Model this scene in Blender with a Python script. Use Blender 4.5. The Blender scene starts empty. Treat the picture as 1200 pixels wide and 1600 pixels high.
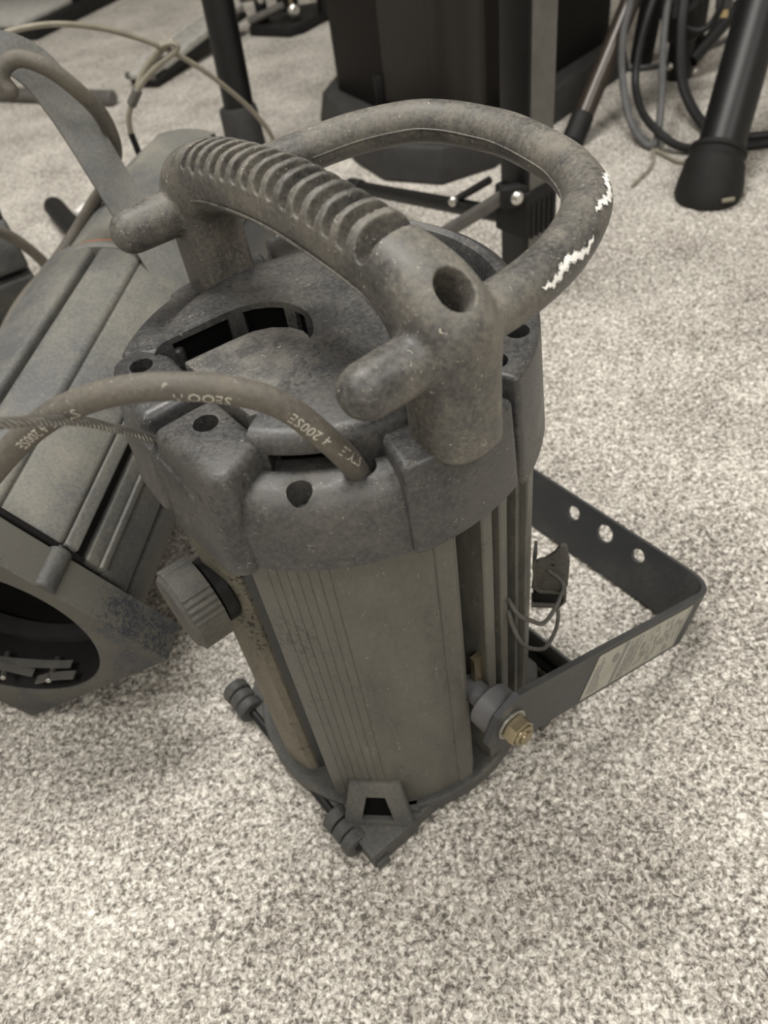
import bpy, bmesh, math, random
import numpy as np
from mathutils import Vector, Matrix
random.seed(4); RNG = np.random.default_rng(4)
S = bpy.context.scene
COL = S.collection
PI = math.pi
def rad(a): return a * PI / 180.0

# ------------------------------------------------------------------ camera
cd = bpy.data.cameras.new('camera'); cam = bpy.data.objects.new('camera', cd); COL.objects.link(cam)
cd.sensor_fit = 'VERTICAL'; cd.sensor_height = 36.0; cd.lens = 36.0 * 1210.0 / 1600.0
cd.clip_start = 0.01; cd.clip_end = 60
right = Vector((0.9852, -0.1233, -0.1190)); down = Vector((-0.1713, -0.7091, -0.6840)); fwd = Vector((0.0, 0.6943, -0.7197))
m = Matrix.Identity(4)
for i in range(3):
    m[i][0] = right[i]; m[i][1] = -down[i]; m[i][2] = -fwd[i]
m[0][3], m[1][3], m[2][3] = 0, 0, 0.56
cam.matrix_world = m
cd.dof.use_dof = True; cd.dof.focus_distance = 0.40; cd.dof.aperture_fstop = 10.0
S.camera = cam
S.view_settings.view_transform = 'Standard'; S.view_settings.look = 'None'
S.view_settings.gamma = 1.0; S.view_settings.use_curve_mapping = False
S.view_settings.exposure = -0.10

# ------------------------------------------------------------------ world + ceiling light panels
wd = bpy.data.worlds.new('room_ambient'); S.world = wd; wd.use_nodes = True
bg = wd.node_tree.nodes['Background']; bg.inputs[0].default_value = (1.0, 0.965, 0.915, 1); bg.inputs[1].default_value = 0.17
def area(name, loc, sx, sy, power, col=(1.0, 0.975, 0.930)):
    l = bpy.data.lights.new(name, 'AREA'); l.shape = 'RECTANGLE'; l.size = sx; l.size_y = sy
    l.energy = power; l.color = col
    o = bpy.data.objects.new(name, l); o.location = loc; COL.objects.link(o); return o
area('ceiling_panel_light', (-0.25, 1.05, 2.6), 1.2, 0.6, 62)
area('ceiling_panel_light', (1.3, -0.5, 2.6), 0.6, 1.2, 32)
area('ceiling_panel_light', (-1.4, -0.4, 2.6), 0.6, 1.2, 34)
area('ceiling_panel_light', (0.3, -1.9, 2.6), 1.2, 0.6, 32)

# ------------------------------------------------------------------ materials
def newmat(name):
    mt = bpy.data.materials.new(name); mt.use_nodes = True
    nt = mt.node_tree; return mt, nt, nt.nodes['Principled BSDF']
def nd(nt, typ, **kw):
    n = nt.nodes.new(typ)
    for k, v in kw.items():
        if k in n.inputs: n.inputs[k].default_value = v
        else: setattr(n, k, v)
    return n
def ramp(nt, pts):
    r = nt.nodes.new('ShaderNodeValToRGB'); e = r.color_ramp.elements
    e[0].position, e[0].color = pts[0][0], (*pts[0][1], 1)
    e[1].position, e[1].color = pts[-1][0], (*pts[-1][1], 1)
    for p, c in pts[1:-1]:
        k = e.new(p); k.color = (*c, 1)
    return r
def g3(v): return (v, v, v)
def plastic(name, base, dust, lo=0.35, hi=0.75, rough=0.5, scale=28, speck=0.5, bump=0.25, spec=0.4, stretch=(1, 1, 1), dark=None, metallic=0.0, fleck=0.0):
    """dark moulded plastic or painted metal, patchy dust film, pale lint specks"""
    mt, nt, b = newmat(name); L = nt.links
    tc = nd(nt, 'ShaderNodeTexCoord'); mp = nd(nt, 'ShaderNodeMapping'); mp.inputs['Scale'].default_value = stretch
    L.new(tc.outputs['Object'], mp.inputs[0])
    n1 = nd(nt, 'ShaderNodeTexNoise', Scale=scale, Detail=7.0, Roughness=0.65); L.new(mp.outputs[0], n1.inputs['Vector'])
    n2 = nd(nt, 'ShaderNodeTexNoise', Scale=420.0, Detail=3.0, Roughness=0.7); L.new(mp.outputs[0], n2.inputs['Vector'])
    a = nd(nt, 'ShaderNodeMath', operation='MULTIPLY_ADD'); L.new(n2.outputs[0], a.inputs[0]); a.inputs[1].default_value = 0.6; L.new(n1.outputs[0], a.inputs[2])
    s_ = nd(nt, 'ShaderNodeMath', operation='SUBTRACT'); L.new(a.outputs[0], s_.inputs[0]); s_.inputs[1].default_value = 0.30
    if dark is None: pts = [(lo, base), (hi, dust)]
    else: pts = [(lo - 0.12, dark), (lo, base), (hi, dust)]
    r1 = ramp(nt, pts); L.new(s_.outputs[0], r1.inputs[0])
    v = nd(nt, 'ShaderNodeTexNoise', Scale=360.0, Detail=1.0, Distortion=2.2); L.new(mp.outputs[0], v.inputs['Vector'])
    rs = ramp(nt, [(0.70, g3(0)), (0.76, g3(speck))]); L.new(v.outputs[0], rs.inputs[0])
    mx = nd(nt, 'ShaderNodeMix', data_type='RGBA'); L.new(rs.outputs[0], mx.inputs[0]); L.new(r1.outputs[0], mx.inputs[6]); mx.inputs[7].default_value = (0.42, 0.39, 0.32, 1)
    out = mx.outputs[2]
    if fleck:   # dark grease and scrape flecks gathered in patches
        f1 = nd(nt, 'ShaderNodeTexNoise', Scale=17.0, Detail=2.0); L.new(tc.outputs['Object'], f1.inputs['Vector'])
        f2 = nd(nt, 'ShaderNodeTexNoise', Scale=330.0, Detail=4.0, Distortion=0.8); L.new(tc.outputs['Object'], f2.inputs['Vector'])
        fa = nd(nt, 'ShaderNodeMath', operation='MULTIPLY_ADD'); L.new(f1.outputs[0], fa.inputs[0]); fa.inputs[1].default_value = 0.9; L.new(f2.outputs[0], fa.inputs[2])
        fr = ramp(nt, [(0.0, g3(0)), (1.0, g3(fleck))])
        fm = nd(nt, 'ShaderNodeMapRange'); fm.inputs[1].default_value = 1.13; fm.inputs[2].default_value = 1.19; L.new(fa.outputs[0], fm.inputs[0]); L.new(fm.outputs[0], fr.inputs[0])
        m2 = nd(nt, 'ShaderNodeMix', data_type='RGBA'); L.new(fr.outputs[0], m2.inputs[0]); L.new(out, m2.inputs[6]); m2.inputs[7].default_value = (0.022, 0.021, 0.019, 1); out = m2.outputs[2]
    L.new(out, b.inputs['Base Color'])
    rr = ramp(nt, [(lo, g3(rough)), (hi, g3(min(1, rough + 0.3)))]); L.new(s_.outputs[0], rr.inputs[0]); L.new(rr.outputs[0], b.inputs['Roughness'])
    b.inputs['Specular IOR Level'].default_value = spec; b.inputs['Metallic'].default_value = metallic
    if bump:
        n3 = nd(nt, 'ShaderNodeTexNoise', Scale=900.0, Detail=2.0); L.new(tc.outputs['Object'], n3.inputs['Vector'])
        bp = nd(nt, 'ShaderNodeBump', Strength=bump, Distance=0.0006); L.new(n3.outputs[0], bp.inputs['Height']); L.new(bp.outputs[0], b.inputs['Normal'])
    return mt
def simple(name, col, rough=0.5, metallic=0.0, spec=0.5):
    mt, nt, b = newmat(name); L = nt.links
    tc = nd(nt, 'ShaderNodeTexCoord'); n = nd(nt, 'ShaderNodeTexNoise', Scale=60.0, Detail=4.0); L.new(tc.outputs['Object'], n.inputs['Vector'])
    r = ramp(nt, [(0.3, tuple(c * 0.82 for c in col)), (0.7, tuple(min(1, c * 1.12) for c in col))]); L.new(n.outputs[0], r.inputs[0]); L.new(r.outputs[0], b.inputs['Base Color'])
    b.inputs['Roughness'].default_value = rough; b.inputs['Metallic'].default_value = metallic; b.inputs['Specular IOR Level'].default_value = spec
    return mt
M = {}
M['cap'] = plastic('cap_plastic', (0.047, 0.047, 0.048), (0.112, 0.106, 0.094), 0.42, 0.74, 0.37, 22, 0.45, 0.12, 0.5, dark=(0.027, 0.027, 0.028), fleck=0.7)
M['handle'] = plastic('handle_plastic', (0.066, 0.064, 0.060), (0.185, 0.170, 0.142), 0.38, 0.70, 0.43, 26, 0.9, 0.12, 0.5, dark=(0.036, 0.035, 0.034))
M['panel'] = plastic('panel_paint', (0.088, 0.086, 0.074), (0.140, 0.132, 0.110), 0.40, 0.75, 0.40, 30, 0.35, 0.12, 0.45, (1, 1, 0.45), dark=(0.066, 0.064, 0.055), fleck=0.5)
M['dustpanel'] = plastic('dusty_panel_paint', (0.112, 0.103, 0.080), (0.195, 0.176, 0.137), 0.38, 0.70, 0.6, 26, 0.25, 0.12, 0.3, (1, 1, 0.4), dark=(0.055, 0.052, 0.044), fleck=0.8)
M['lid'] = plastic('lid_plastic', (0.075, 0.074, 0.072), (0.175, 0.165, 0.145), 0.36, 0.66, 0.55, 60, 0.9, 0.5)
M['black'] = simple('black_inner', (0.004, 0.004, 0.004), 0.8, 0, 0.05)
M['yoke'] = plastic('yoke_paint', (0.040, 0.042, 0.044), (0.075, 0.073, 0.066), 0.45, 0.8, 0.42, 24, 0.12, 0.15)
M['frame'] = plastic('frame_paint', (0.055, 0.056, 0.055), (0.115, 0.110, 0.094), 0.42, 0.75, 0.5, 22, 0.25, 0.15)
M['frameblue'] = plastic('chipped_frame_paint', (0.040, 0.043, 0.052), (0.098, 0.094, 0.080), 0.38, 0.50, 0.5, 16, 0.25, 0.15)
M['knob'] = plastic('knob_plastic', (0.062, 0.061, 0.058), (0.125, 0.116, 0.095), 0.4, 0.72, 0.6, 30, 0.3)
M['cable'] = plastic('cable_rubber', (0.085, 0.078, 0.068), (0.155, 0.138, 0.112), 0.36, 0.7, 0.55, 30, 0.5, 0.1)
M['steel'] = simple('galvanised_steel', (0.42, 0.41, 0.38), 0.35, 0.85)
M['chrome'] = simple('bright_steel', (0.72, 0.70, 0.66), 0.22, 0.9)
M['brass'] = simple('yellow_zinc', (0.34, 0.29, 0.19), 0.30, 0.8)
M['greymetal'] = simple('dull_grey_spacer', (0.115, 0.115, 0.118), 0.5, 0.2)
M['white'] = simple('white_paint', (0.85, 0.84, 0.80), 0.6)
M['ink'] = simple('cable_ink', (0.52, 0.50, 0.43), 0.7)
M['print'] = simple('label_ink', (0.20, 0.20, 0.19), 0.6)
M['label'] = simple('label_paper', (0.36, 0.35, 0.30), 0.5)
M['orange'] = simple('orange_gasket', (0.36, 0.13, 0.05), 0.7)
M['barrel'] = plastic('barrel_paint', (0.088, 0.092, 0.094), (0.205, 0.195, 0.160), 0.38, 0.72, 0.5, 9, 0.2, 0.1)
M['yoke2'] = plastic('worn_yoke_paint', (0.105, 0.108, 0.105), (0.20, 0.195, 0.175), 0.4, 0.72, 0.5, 16, 0.1, 0.15)
M['blackmetal'] = simple('black_metal', (0.008, 0.008, 0.008), 0.42, 0, 0.35)
M['blackmatte'] = simple('black_rubber', (0.013, 0.0125, 0.012), 0.6, 0, 0.25)
M['greytube'] = simple('satin_grey_tube', (0.13, 0.125, 0.115), 0.4, 0.3)
M['cabinet'] = simple('cabinet_black', (0.011, 0.009, 0.008), 0.6, 0, 0.2)
M['plinth'] = simple('plinth_grey', (0.034, 0.033, 0.032), 0.6, 0, 0.25)
M['lightgrey'] = simple('light_grey_casting', (0.42, 0.41, 0.38), 0.45)
M['thincable'] = simple('clear_sheathed_wire', (0.24, 0.22, 0.17), 0.4)
M['thickcord'] = simple('dark_cord', (0.014, 0.014, 0.014), 0.5, 0, 0.3)
M['greycord'] = simple('grey_cord', (0.085, 0.085, 0.085), 0.5)
M['greybrown'] = simple('brown_black_tube', (0.045, 0.036, 0.028), 0.3, 0.2)
M['gold'] = simple('gold_plug', (0.75, 0.60, 0.32), 0.3, 0.7)
M['lens'] = simple('dark_glass', (0.01, 0.01, 0.012), 0.1)
def grille_mat():
    mt, nt, b = newmat('perforated_grille'); L = nt.links
    tc = nd(nt, 'ShaderNodeTexCoord'); v = nd(nt, 'ShaderNodeTexVoronoi', Scale=190.0, Randomness=0.0); L.new(tc.outputs['Object'], v.inputs['Vector'])
    r = ramp(nt, [(0.30, (0.004, 0.0035, 0.003)), (0.42, (0.021, 0.018, 0.015))]); L.new(v.outputs['Distance'], r.inputs[0]); L.new(r.outputs[0], b.inputs['Base Color'])
    b.inputs['Roughness'].default_value = 0.55; return mt
M['grille'] = grille_mat()
def carpet_mat():
    mt, nt, b = newmat('carpet'); L = nt.links
    tc = nd(nt, 'ShaderNodeTexCoord')
    n0 = nd(nt, 'ShaderNodeTexNoise', Scale=210.0, Detail=1.0); L.new(tc.outputs['Object'], n0.inputs['Vector'])
    n1 = nd(nt, 'ShaderNodeTexNoise', Scale=330.0, Detail=3.0, Roughness=0.6, Distortion=0.6); L.new(tc.outputs['Object'], n1.inputs['Vector'])
    n2 = nd(nt, 'ShaderNodeTexNoise', Scale=9.0, Detail=3.0); L.new(tc.outputs['Object'], n2.inputs['Vector'])
    n3 = nd(nt, 'ShaderNodeTexNoise', Scale=70.0, Detail=2.0); L.new(tc.outputs['Object'], n3.inputs['Vector'])
    a = nd(nt, 'ShaderNodeMath', operation='MULTIPLY_ADD'); L.new(n0.outputs[0], a.inputs[0]); a.inputs[1].default_value = 0.35; L.new(n1.outputs[0], a.inputs[2])
    c = nd(nt, 'ShaderNodeMath', operation='MULTIPLY_ADD'); L.new(n2.outputs[0], c.inputs[0]); c.inputs[1].default_value = 0.22; L.new(a.outputs[0], c.inputs[2])
    d = nd(nt, 'ShaderNodeMath', operation='MULTIPLY_ADD'); L.new(n3.outputs[0], d.inputs[0]); d.inputs[1].default_value = 0.15; L.new(c.outputs[0], d.inputs[2])
    e = nd(nt, 'ShaderNodeMath', operation='SUBTRACT'); L.new(d.outputs[0], e.inputs[0]); e.inputs[1].default_value = 0.36
    r = ramp(nt, [(0.33, (0.115, 0.105, 0.092)), (0.45, (0.33, 0.305, 0.27)), (0.55, (0.50, 0.47, 0.425)), (0.68, (0.80, 0.765, 0.70))]); L.new(e.outputs[0], r.inputs[0])
    L.new(r.outputs[0], b.inputs['Base Color']); b.inputs['Roughness'].default_value = 0.95; b.inputs['Specular IOR Level'].default_value = 0.1
    bp = nd(nt, 'ShaderNodeBump', Strength=0.6, Distance=0.002); L.new(n1.outputs[0], bp.inputs['Height']); L.new(bp.outputs[0], b.inputs['Normal'])
    return mt
M['carpet'] = carpet_mat()
M['wall'] = simple('wall_paint', (0.66, 0.64, 0.60), 0.8)

# ------------------------------------------------------------------ mesh helpers
def finish(bm, name, mat, parent=None, angle=35, smooth=True):
    bmesh.ops.recalc_face_normals(bm, faces=bm.faces)
    me = bpy.data.meshes.new(name); bm.to_mesh(me); bm.free()
    return wrap(me, name, mat, parent, angle, smooth)
def wrap(me, name, mat, parent=None, angle=35, smooth=True):
    if smooth:
        me.polygons.foreach_set('use_smooth', [True] * len(me.polygons)); me.set_sharp_from_angle(angle=rad(angle))
    me.materials.clear(); me.materials.append(M[mat] if isinstance(mat, str) else mat)
    o = bpy.data.objects.new(name, me); COL.objects.link(o); o.parent = parent
    return o
def thing(name, label, cat, loc=(0, 0, 0), rot=None, group=None):
    o = bpy.data.objects.new(name, None); COL.objects.link(o); o.empty_display_size = 0.05
    if isinstance(rot, Matrix): o.matrix_world = Matrix.Translation(loc) @ rot
    else: o.location = loc; o.rotation_euler = (0, 0, rot or 0)
    return tag(o, label, cat, group)
def tag(o, label, cat, group=None):
    o['label'] = label; o['category'] = cat
    if group: o['group'] = group
    return o
def spline(pts, n=8):
    """Catmull-Rom through the points"""
    P = [Vector(p) for p in pts]; out = []
    P = [P[0] * 2 - P[1]] + P + [P[-1] * 2 - P[-2]]
    for i in range(1, len(P) - 2):
        for k in range(n):
            t = k / n; a, b, c, d = P[i - 1], P[i], P[i + 1], P[i + 2]
            out.append(0.5 * ((2 * b) + (c - a) * t + (2 * a - 5 * b + 4 * c - d) * t * t + (3 * b - a - 3 * c + d) * t ** 3))
    out.append(P[-2]); return out
def frames(path, up=None):
    T = []
    for i in range(len(path)):
        a = path[max(0, i - 1)]; b = path[min(len(path) - 1, i + 1)]; T.append((b - a).normalized())
    u = Vector(up) if up else (Vector((0, 0, 1)) if abs(T[0].z) < 0.9 else Vector((1, 0, 0)))
    N = []
    for t in T:
        u = (u - t * u.dot(t)).normalized(); N.append(u.copy())
    return T, N
def tube(bm, path, r, segs=12, section=None, up=None, round_end=(False, False)):
    """sweep; r is a number or list; section(angle)->(x,y) scale for non-round profiles"""
    path = [Vector(p) for p in path]; R = list(r) if hasattr(r, '__len__') else [r] * len(path)
    for end in (0, 1):
        if round_end[end]:
            ex, er = [], []
            p0, p1 = (path[0], path[1]) if end == 0 else (path[-1], path[-2])
            d = (p0 - p1).normalized(); rr = R[0] if end == 0 else R[-1]
            for k in range(1, 6):
                a = k * PI / 2 / 5.4; ex.append(p0 + d * rr * math.sin(a)); er.append(rr * math.cos(a))
            if end == 0: path = ex[::-1] + path; R = er[::-1] + R
            else: path += ex; R += er
    T, N = frames(path, up); rings = []
    for p, t, n, q in zip(path, T, N, R):
        bn = t.cross(n); ring = []
        for k in range(segs):
            a = 2 * PI * k / segs
            sx, sy = section(a) if section else (math.cos(a), math.sin(a))
            ring.append(bm.verts.new(p + n * (sx * q) + bn * (sy * q)))
        rings.append(ring)
    for a, b in zip(rings, rings[1:]):
        for k in range(segs): bm.faces.new((a[k], a[(k + 1) % segs], b[(k + 1) % segs], b[k]))
    bm.faces.new(rings[0][::-1]); bm.faces.new(rings[-1])
def bevel_all(bm, edges, w, seg=2):
    if w > 0: bmesh.ops.bevel(bm, geom=edges, offset=w, segments=seg, profile=0.5, affect='EDGES', clamp_overlap=True)
def sharp_edges(verts, ang=32):
    es = set()
    for v in verts:
        for e in v.link_edges:
            if len(e.link_faces) == 2 and e.calc_face_angle(0) > rad(ang): es.add(e)
    return list(es)
def prism(bm, outline, z0, z1, bev=0.0, seg=2, mat=None, top=None):
    """extruded outline (list of (x,y)); top = optional second outline for a tapered or tilted solid (x,y,z)"""
    t = bmesh.new()
    lo = [t.verts.new((x, y, z0)) for x, y in outline]
    hi = [t.verts.new(p) for p in top] if top else [t.verts.new((x, y, z1)) for x, y in outline]
    n = len(lo); t.faces.new(lo[::-1]); t.faces.new(hi)
    for i in range(n): t.faces.new((lo[i], lo[(i + 1) % n], hi[(i + 1) % n], hi[i]))
    bmesh.ops.recalc_face_normals(t, faces=t.faces)
    if bev: bevel_all(t, sharp_edges(t.verts), bev, seg)
    merge(bm, t, mat)
def merge(bm, t, mat=None):
    if mat is not None: bmesh.ops.transform(t, matrix=mat, verts=t.verts)
    me = bpy.data.meshes.new('tmp'); t.to_mesh(me); t.free(); bm.from_mesh(me); bpy.data.meshes.remove(me)
def box(bm, c, s, bev=0.0, mat=None, seg=2):
    x, y, z = c; a, b, h = s[0] / 2, s[1] / 2, s[2] / 2
    prism(bm, [(x - a, y - b), (x + a, y - b), (x + a, y + b), (x - a, y + b)], z - h, z + h, bev, seg, mat)
def lathe(bm, prof, segs=48, mat=None, th0=0, th1=360):
    """revolve (r,z) profile about z; a closed ring when the profile is closed"""
    t = bmesh.new(); full = abs(th1 - th0) >= 359.9; rows = []
    n = segs if full else segs + 1
    for k in range(n):
        a = rad(th0 + (th1 - th0) * k / segs)
        rows.append([t.verts.new((r * math.cos(a), r * math.sin(a), z)) for r, z in prof])
    for k in range(segs):
        A, B = rows[k], rows[(k + 1) % n]
        for i in range(len(prof) - 1):
            vs = [A[i], B[i], B[i + 1], A[i + 1]]
            try: t.faces.new(vs)
            except ValueError: pass
    if not full:
        t.faces.new(rows[0]); t.faces.new(rows[-1][::-1])
    bmesh.ops.remove_doubles(t, verts=t.verts, dist=1e-6); bmesh.ops.dissolve_degenerate(t, edges=t.edges, dist=1e-7)
    bmesh.ops.recalc_face_normals(t, faces=t.faces)
    merge(bm, t, mat)
def cyl(bm, a, b, r, segs=20, bev=0.0, r2=None):
    """capped cylinder from a to b with chamfered rims"""
    a, b = Vector(a), Vector(b); h = (b - a).length; r2 = r if r2 is None else r2
    q = (b - a).to_track_quat('Z', 'Y').to_matrix().to_4x4()
    if bev: prof = [(0, 0), (r - bev, 0), (r, bev), (r2, h - bev), (r2 - bev, h), (0, h)]
    else: prof = [(0, 0), (r, 0), (r2, h), (0, h)]
    lathe(bm, prof, segs, Matrix.Translation(a) @ q)
def arc(r, t0, t1, n=10): return [(r * math.cos(rad(t0 + (t1 - t0) * i / n)), r * math.sin(rad(t0 + (t1 - t0) * i / n))) for i in range(n + 1)]
def wedge(r0, r1, t0, t1, n=10): return arc(r1, t0, t1, n) + arc(r0, t1, t0, n)
def evaluated(o, mods):
    """apply modifiers by evaluating, keep one plain mesh"""
    for typ, kw in mods:
        md = o.modifiers.new(typ, typ)
        for k, v in kw.items(): setattr(md, k, v)
    dg = bpy.context.evaluated_depsgraph_get(); dg.update()
    me = bpy.data.meshes.new_from_object(o.evaluated_get(dg)); o.modifiers.clear()
    old = o.data; o.data = me; bpy.data.meshes.remove(old); return o
def cut(o, bmc, angle=35, solver='EXACT'):
    """subtract the cutter bmesh from o"""
    bmesh.ops.recalc_face_normals(bmc, faces=bmc.faces)
    me = bpy.data.meshes.new('cutter'); bmc.to_mesh(me); bmc.free()
    c = bpy.data.objects.new('cutter', me); COL.objects.link(c)
    par = o.parent; o.parent = None
    evaluated(o, [('BOOLEAN', dict(operation='DIFFERENCE', object=c, solver=solver))])
    o.parent = par
    bpy.data.objects.remove(c); bpy.data.meshes.remove(me)
    o.data.polygons.foreach_set('use_smooth', [True] * len(o.data.polygons)); o.data.set_sharp_from_angle(angle=rad(angle))
    return o
def ellipsoid(bm, c, r, mat=None, u=16, v=10):
    t = bmesh.new(); bmesh.ops.create_uvsphere(t, u_segments=u, v_segments=v, radius=1.0)
    bmesh.ops.scale(t, vec=r, verts=t.verts); bmesh.ops.translate(t, vec=c, verts=t.verts); merge(bm, t, mat)
def strip(bm, path, widthdir, w, th):
    """flat bar swept along path: widthdir constant, thickness across"""
    path = [Vector(p) for p in path]; wd_ = Vector(widthdir).normalized(); rows = []
    for i, p in enumerate(path):
        t = (path[min(i + 1, len(path) - 1)] - path[max(i - 1, 0)]).normalized(); n = t.cross(wd_).normalized()
        rows.append([bm.verts.new(p + wd_ * (sx * w / 2) + n * (sy * th / 2)) for sx, sy in ((-1, -1), (1, -1), (1, 1), (-1, 1))])
    for a, b in zip(rows, rows[1:]):
        for k in range(4): bm.faces.new((a[k], a[(k + 1) % 4], b[(k + 1) % 4], b[k]))
    bm.faces.new(rows[0][::-1]); bm.faces.new(rows[-1])
def text_bm(body, size):
    cu = bpy.data.curves.new('txt', 'FONT'); cu.body = body; cu.size = size; cu.resolution_u = 2
    o = bpy.data.objects.new('txt', cu); COL.objects.link(o)
    dg = bpy.context.evaluated_depsgraph_get(); dg.update()
    me = bpy.data.meshes.new_from_object(o.evaluated_get(dg)); bm = bmesh.new(); bm.from_mesh(me)
    bpy.data.objects.remove(o); bpy.data.meshes.remove(me); return bm

# ------------------------------------------------------------------ the carpeted floor: one sheet, finer pile near the lights
def build_floor():
    def axis(lo, a, b, hi, fine):
        out = list(np.arange(a, b, fine))
        x, d = a, fine; left = []
        while x > lo: d = min(d * 1.35, 0.4); x -= d; left.append(x)
        x, d = out[-1], fine; rt = []
        while x < hi: d = min(d * 1.35, 0.4); x += d; rt.append(x)
        return np.array(left[::-1] + out + rt)
    xs = axis(-3.3, -0.62, 0.62, 3.3, 0.0019); ys = axis(-2.7, 0.02, 1.0, 4.9, 0.0019)
    nx, ny = len(xs), len(ys)
    h = RNG.random((ny, nx)); k = RNG.random((ny // 2 + 2, nx // 2 + 2))
    k2 = np.kron(k, np.ones((2, 2)))[:ny, :nx]
    h = 0.45 * h + 0.55 * k2
    h = (h + np.roll(h, 1, 0) + np.roll(h, 1, 1) + np.roll(np.roll(h, 1, 0), 1, 1)) / 4
    z = (h - 0.60) * 0.0065
    X, Y = np.meshgrid(xs, ys)
    fade = np.clip((X + 0.72) / 0.1, 0, 1) * np.clip((0.72 - X) / 0.1, 0, 1) * np.clip((1.1 - Y) / 0.12, 0, 1) * np.clip((Y + 0.06) / 0.1, 0, 1)
    z = z * fade - 0.0005 * (1 - fade)
    co = np.stack([X, Y, z], -1).reshape(-1, 3).astype(np.float32)
    i = (np.arange(ny - 1)[:, None] * nx + np.arange(nx - 1)[None, :]).reshape(-1)
    f = np.stack([i, i + 1, i + nx + 1, i + nx], -1).reshape(-1).astype(np.int32)
    me = bpy.data.meshes.new('floor'); me.vertices.add(len(co)); me.vertices.foreach_set('co', co.reshape(-1))
    nf = len(i); me.loops.add(nf * 4); me.loops.foreach_set('vertex_index', f); me.polygons.add(nf)
    me.polygons.foreach_set('loop_start', np.arange(0, nf * 4, 4, dtype=np.int32)); me.polygons.foreach_set('loop_total', np.full(nf, 4, dtype=np.int32))
    me.update(); me.validate()
    me.polygons.foreach_set('use_smooth', [True] * nf); me.materials.append(M['carpet'])
    o = bpy.data.objects.new('floor', me); COL.objects.link(o); o['kind'] = 'structure'
    o['label'] = 'mottled light grey cut-pile carpet covering the floor'
build_floor()
def shell(name, c, sz, mat, label):
    bm = bmesh.new(); box(bm, c, sz); o = finish(bm, name, mat); o['kind'] = 'structure'; o['label'] = label
shell('wall_left', (-3.25, 1.1, 1.36), (0.1, 7.6, 2.74), 'wall', 'plain off-white left wall')
shell('wall_right', (3.25, 1.1, 1.36), (0.1, 7.6, 2.74), 'wall', 'plain off-white right wall')
shell('wall_back', (0, 4.85, 1.36), (6.6, 0.1, 2.74), 'wall', 'plain off-white far wall')
shell('wall_front', (0, -2.65, 1.36), (6.6, 0.1, 2.74), 'wall', 'plain off-white wall behind the camera')
shell('ceiling', (0, 1.1, 2.78), (6.6, 7.6, 0.1), 'wall', 'plain off-white ceiling')

# ================================================================== the standing stage light
LIGHT = thing('stage_light', 'dusty dark grey stage light standing lens-down, ridged carrying handle on top', 'stage light', (-0.017, 0.335, 0.0), rad(32))
def P(name, bm, mat, parent=None, angle=35, **lab):
    o = finish(bm, name, mat, parent or LIGHT, angle)
    if 'label' in lab: o['label'] = lab['label']
    return o

# --- extruded body
bm = bmesh.new(); lathe(bm, [(0, 0.012), (0.0735, 0.012), (0.0735, 0.305), (0, 0.305)], 40); P('inner_housing', bm, 'black')
def ribbed(r, t0, t1, grooves, depth=0.00032, gw=0.40):
    pts = []
    n = int(abs(t1 - t0) / 1.5)
    marks = sorted([t0 + (t1 - t0) * i / n for i in range(n + 1) if all(abs(t0 + (t1 - t0) * i / n - g) > gw for g in grooves)] )
    allp = [(a, r) for a in marks]
    for g in grooves: allp += [(g - gw / 2, r), (g - gw / 4, r - depth), (g + gw / 4, r - depth), (g + gw / 2, r)]
    allp.sort(); return [(q * math.cos(rad(a)), q * math.sin(rad(a))) for a, q in allp]
def big_panel(t0, t1, grooves, name='side_panel', mat='panel', r=0.100, inner=0.080, z0=0.016, z1=0.300):
    bm = bmesh.new()
    prism(bm, ribbed(r, t0, t1, grooves) + arc(inner, t1, t0, 10), z0, z1)
    return P(name, bm, mat, angle=20)
gr = [-147.5, -144.5, -141.5, -138.5, -135.5, -132.5, -129.5]
big_panel(-153.2, -100.2, gr)
big_panel(100.2, 153.2, [-g for g in gr])
def rail(t0, t1, r, name='edge_rail', inner=0.078, mat='panel'):
    bm = bmesh.new(); prism(bm, wedge(inner, r, t0, t1, 4), 0.016, 0.302, 0.0008, 1); return P(name, bm, mat)
for s in (-1, 1):
    for (a, b, r) in ((100.2, 93.6, 0.1012), (93.4, 91.2, 0.0975), (83.5, 78.6, 0.1020), (78.6, 75.6, 0.0985), (75.6, 71.2, 0.1030), (66.2, 63.4, 0.1045), (63.4, 57.0, 0.1085)):
        rail(min(s * a, s * b), max(s * a, s * b), r)
# knob-side panels: dusty centre strips, a slope and an open slit next to the wide panel
def narrow(t0, t1, r0, r1, name='knob_side_panel', mat='dustpanel'):
    bm = bmesh.new(); n = 10; pts = []
    for i in range(n + 1):
        f = i / n; a = rad(t0 + (t1 - t0) * f); q = r0 + (r1 - r0) * f; pts.append((q * math.cos(a), q * math.sin(a)))
    prism(bm, pts + arc(0.070, t1, t0, 6), 0.016, 0.302); return P(name, bm, mat, angle=25)
narrow(-182.5, -169.5, 0.0985, 0.0945); narrow(-196.5, -184.5, 0.0925, 0.0975)
narrow(-169.5, -167.5, 0.0943, 0.0905, 'channel_slope'); narrow(-167.5, -156.5, 0.0885, 0.0725, 'channel_slope', 'yoke'); narrow(159.5, 162.5, 0.0835, 0.0880, 'channel_slope')  # darker inner slope: shade and thinner dust both put into its colour
bm = bmesh.new(); prism(bm, wedge(0.078, 0.1, -50, 50, 24), 0.016, 0.302); P('side_panel', bm, 'panel', angle=20)

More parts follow.
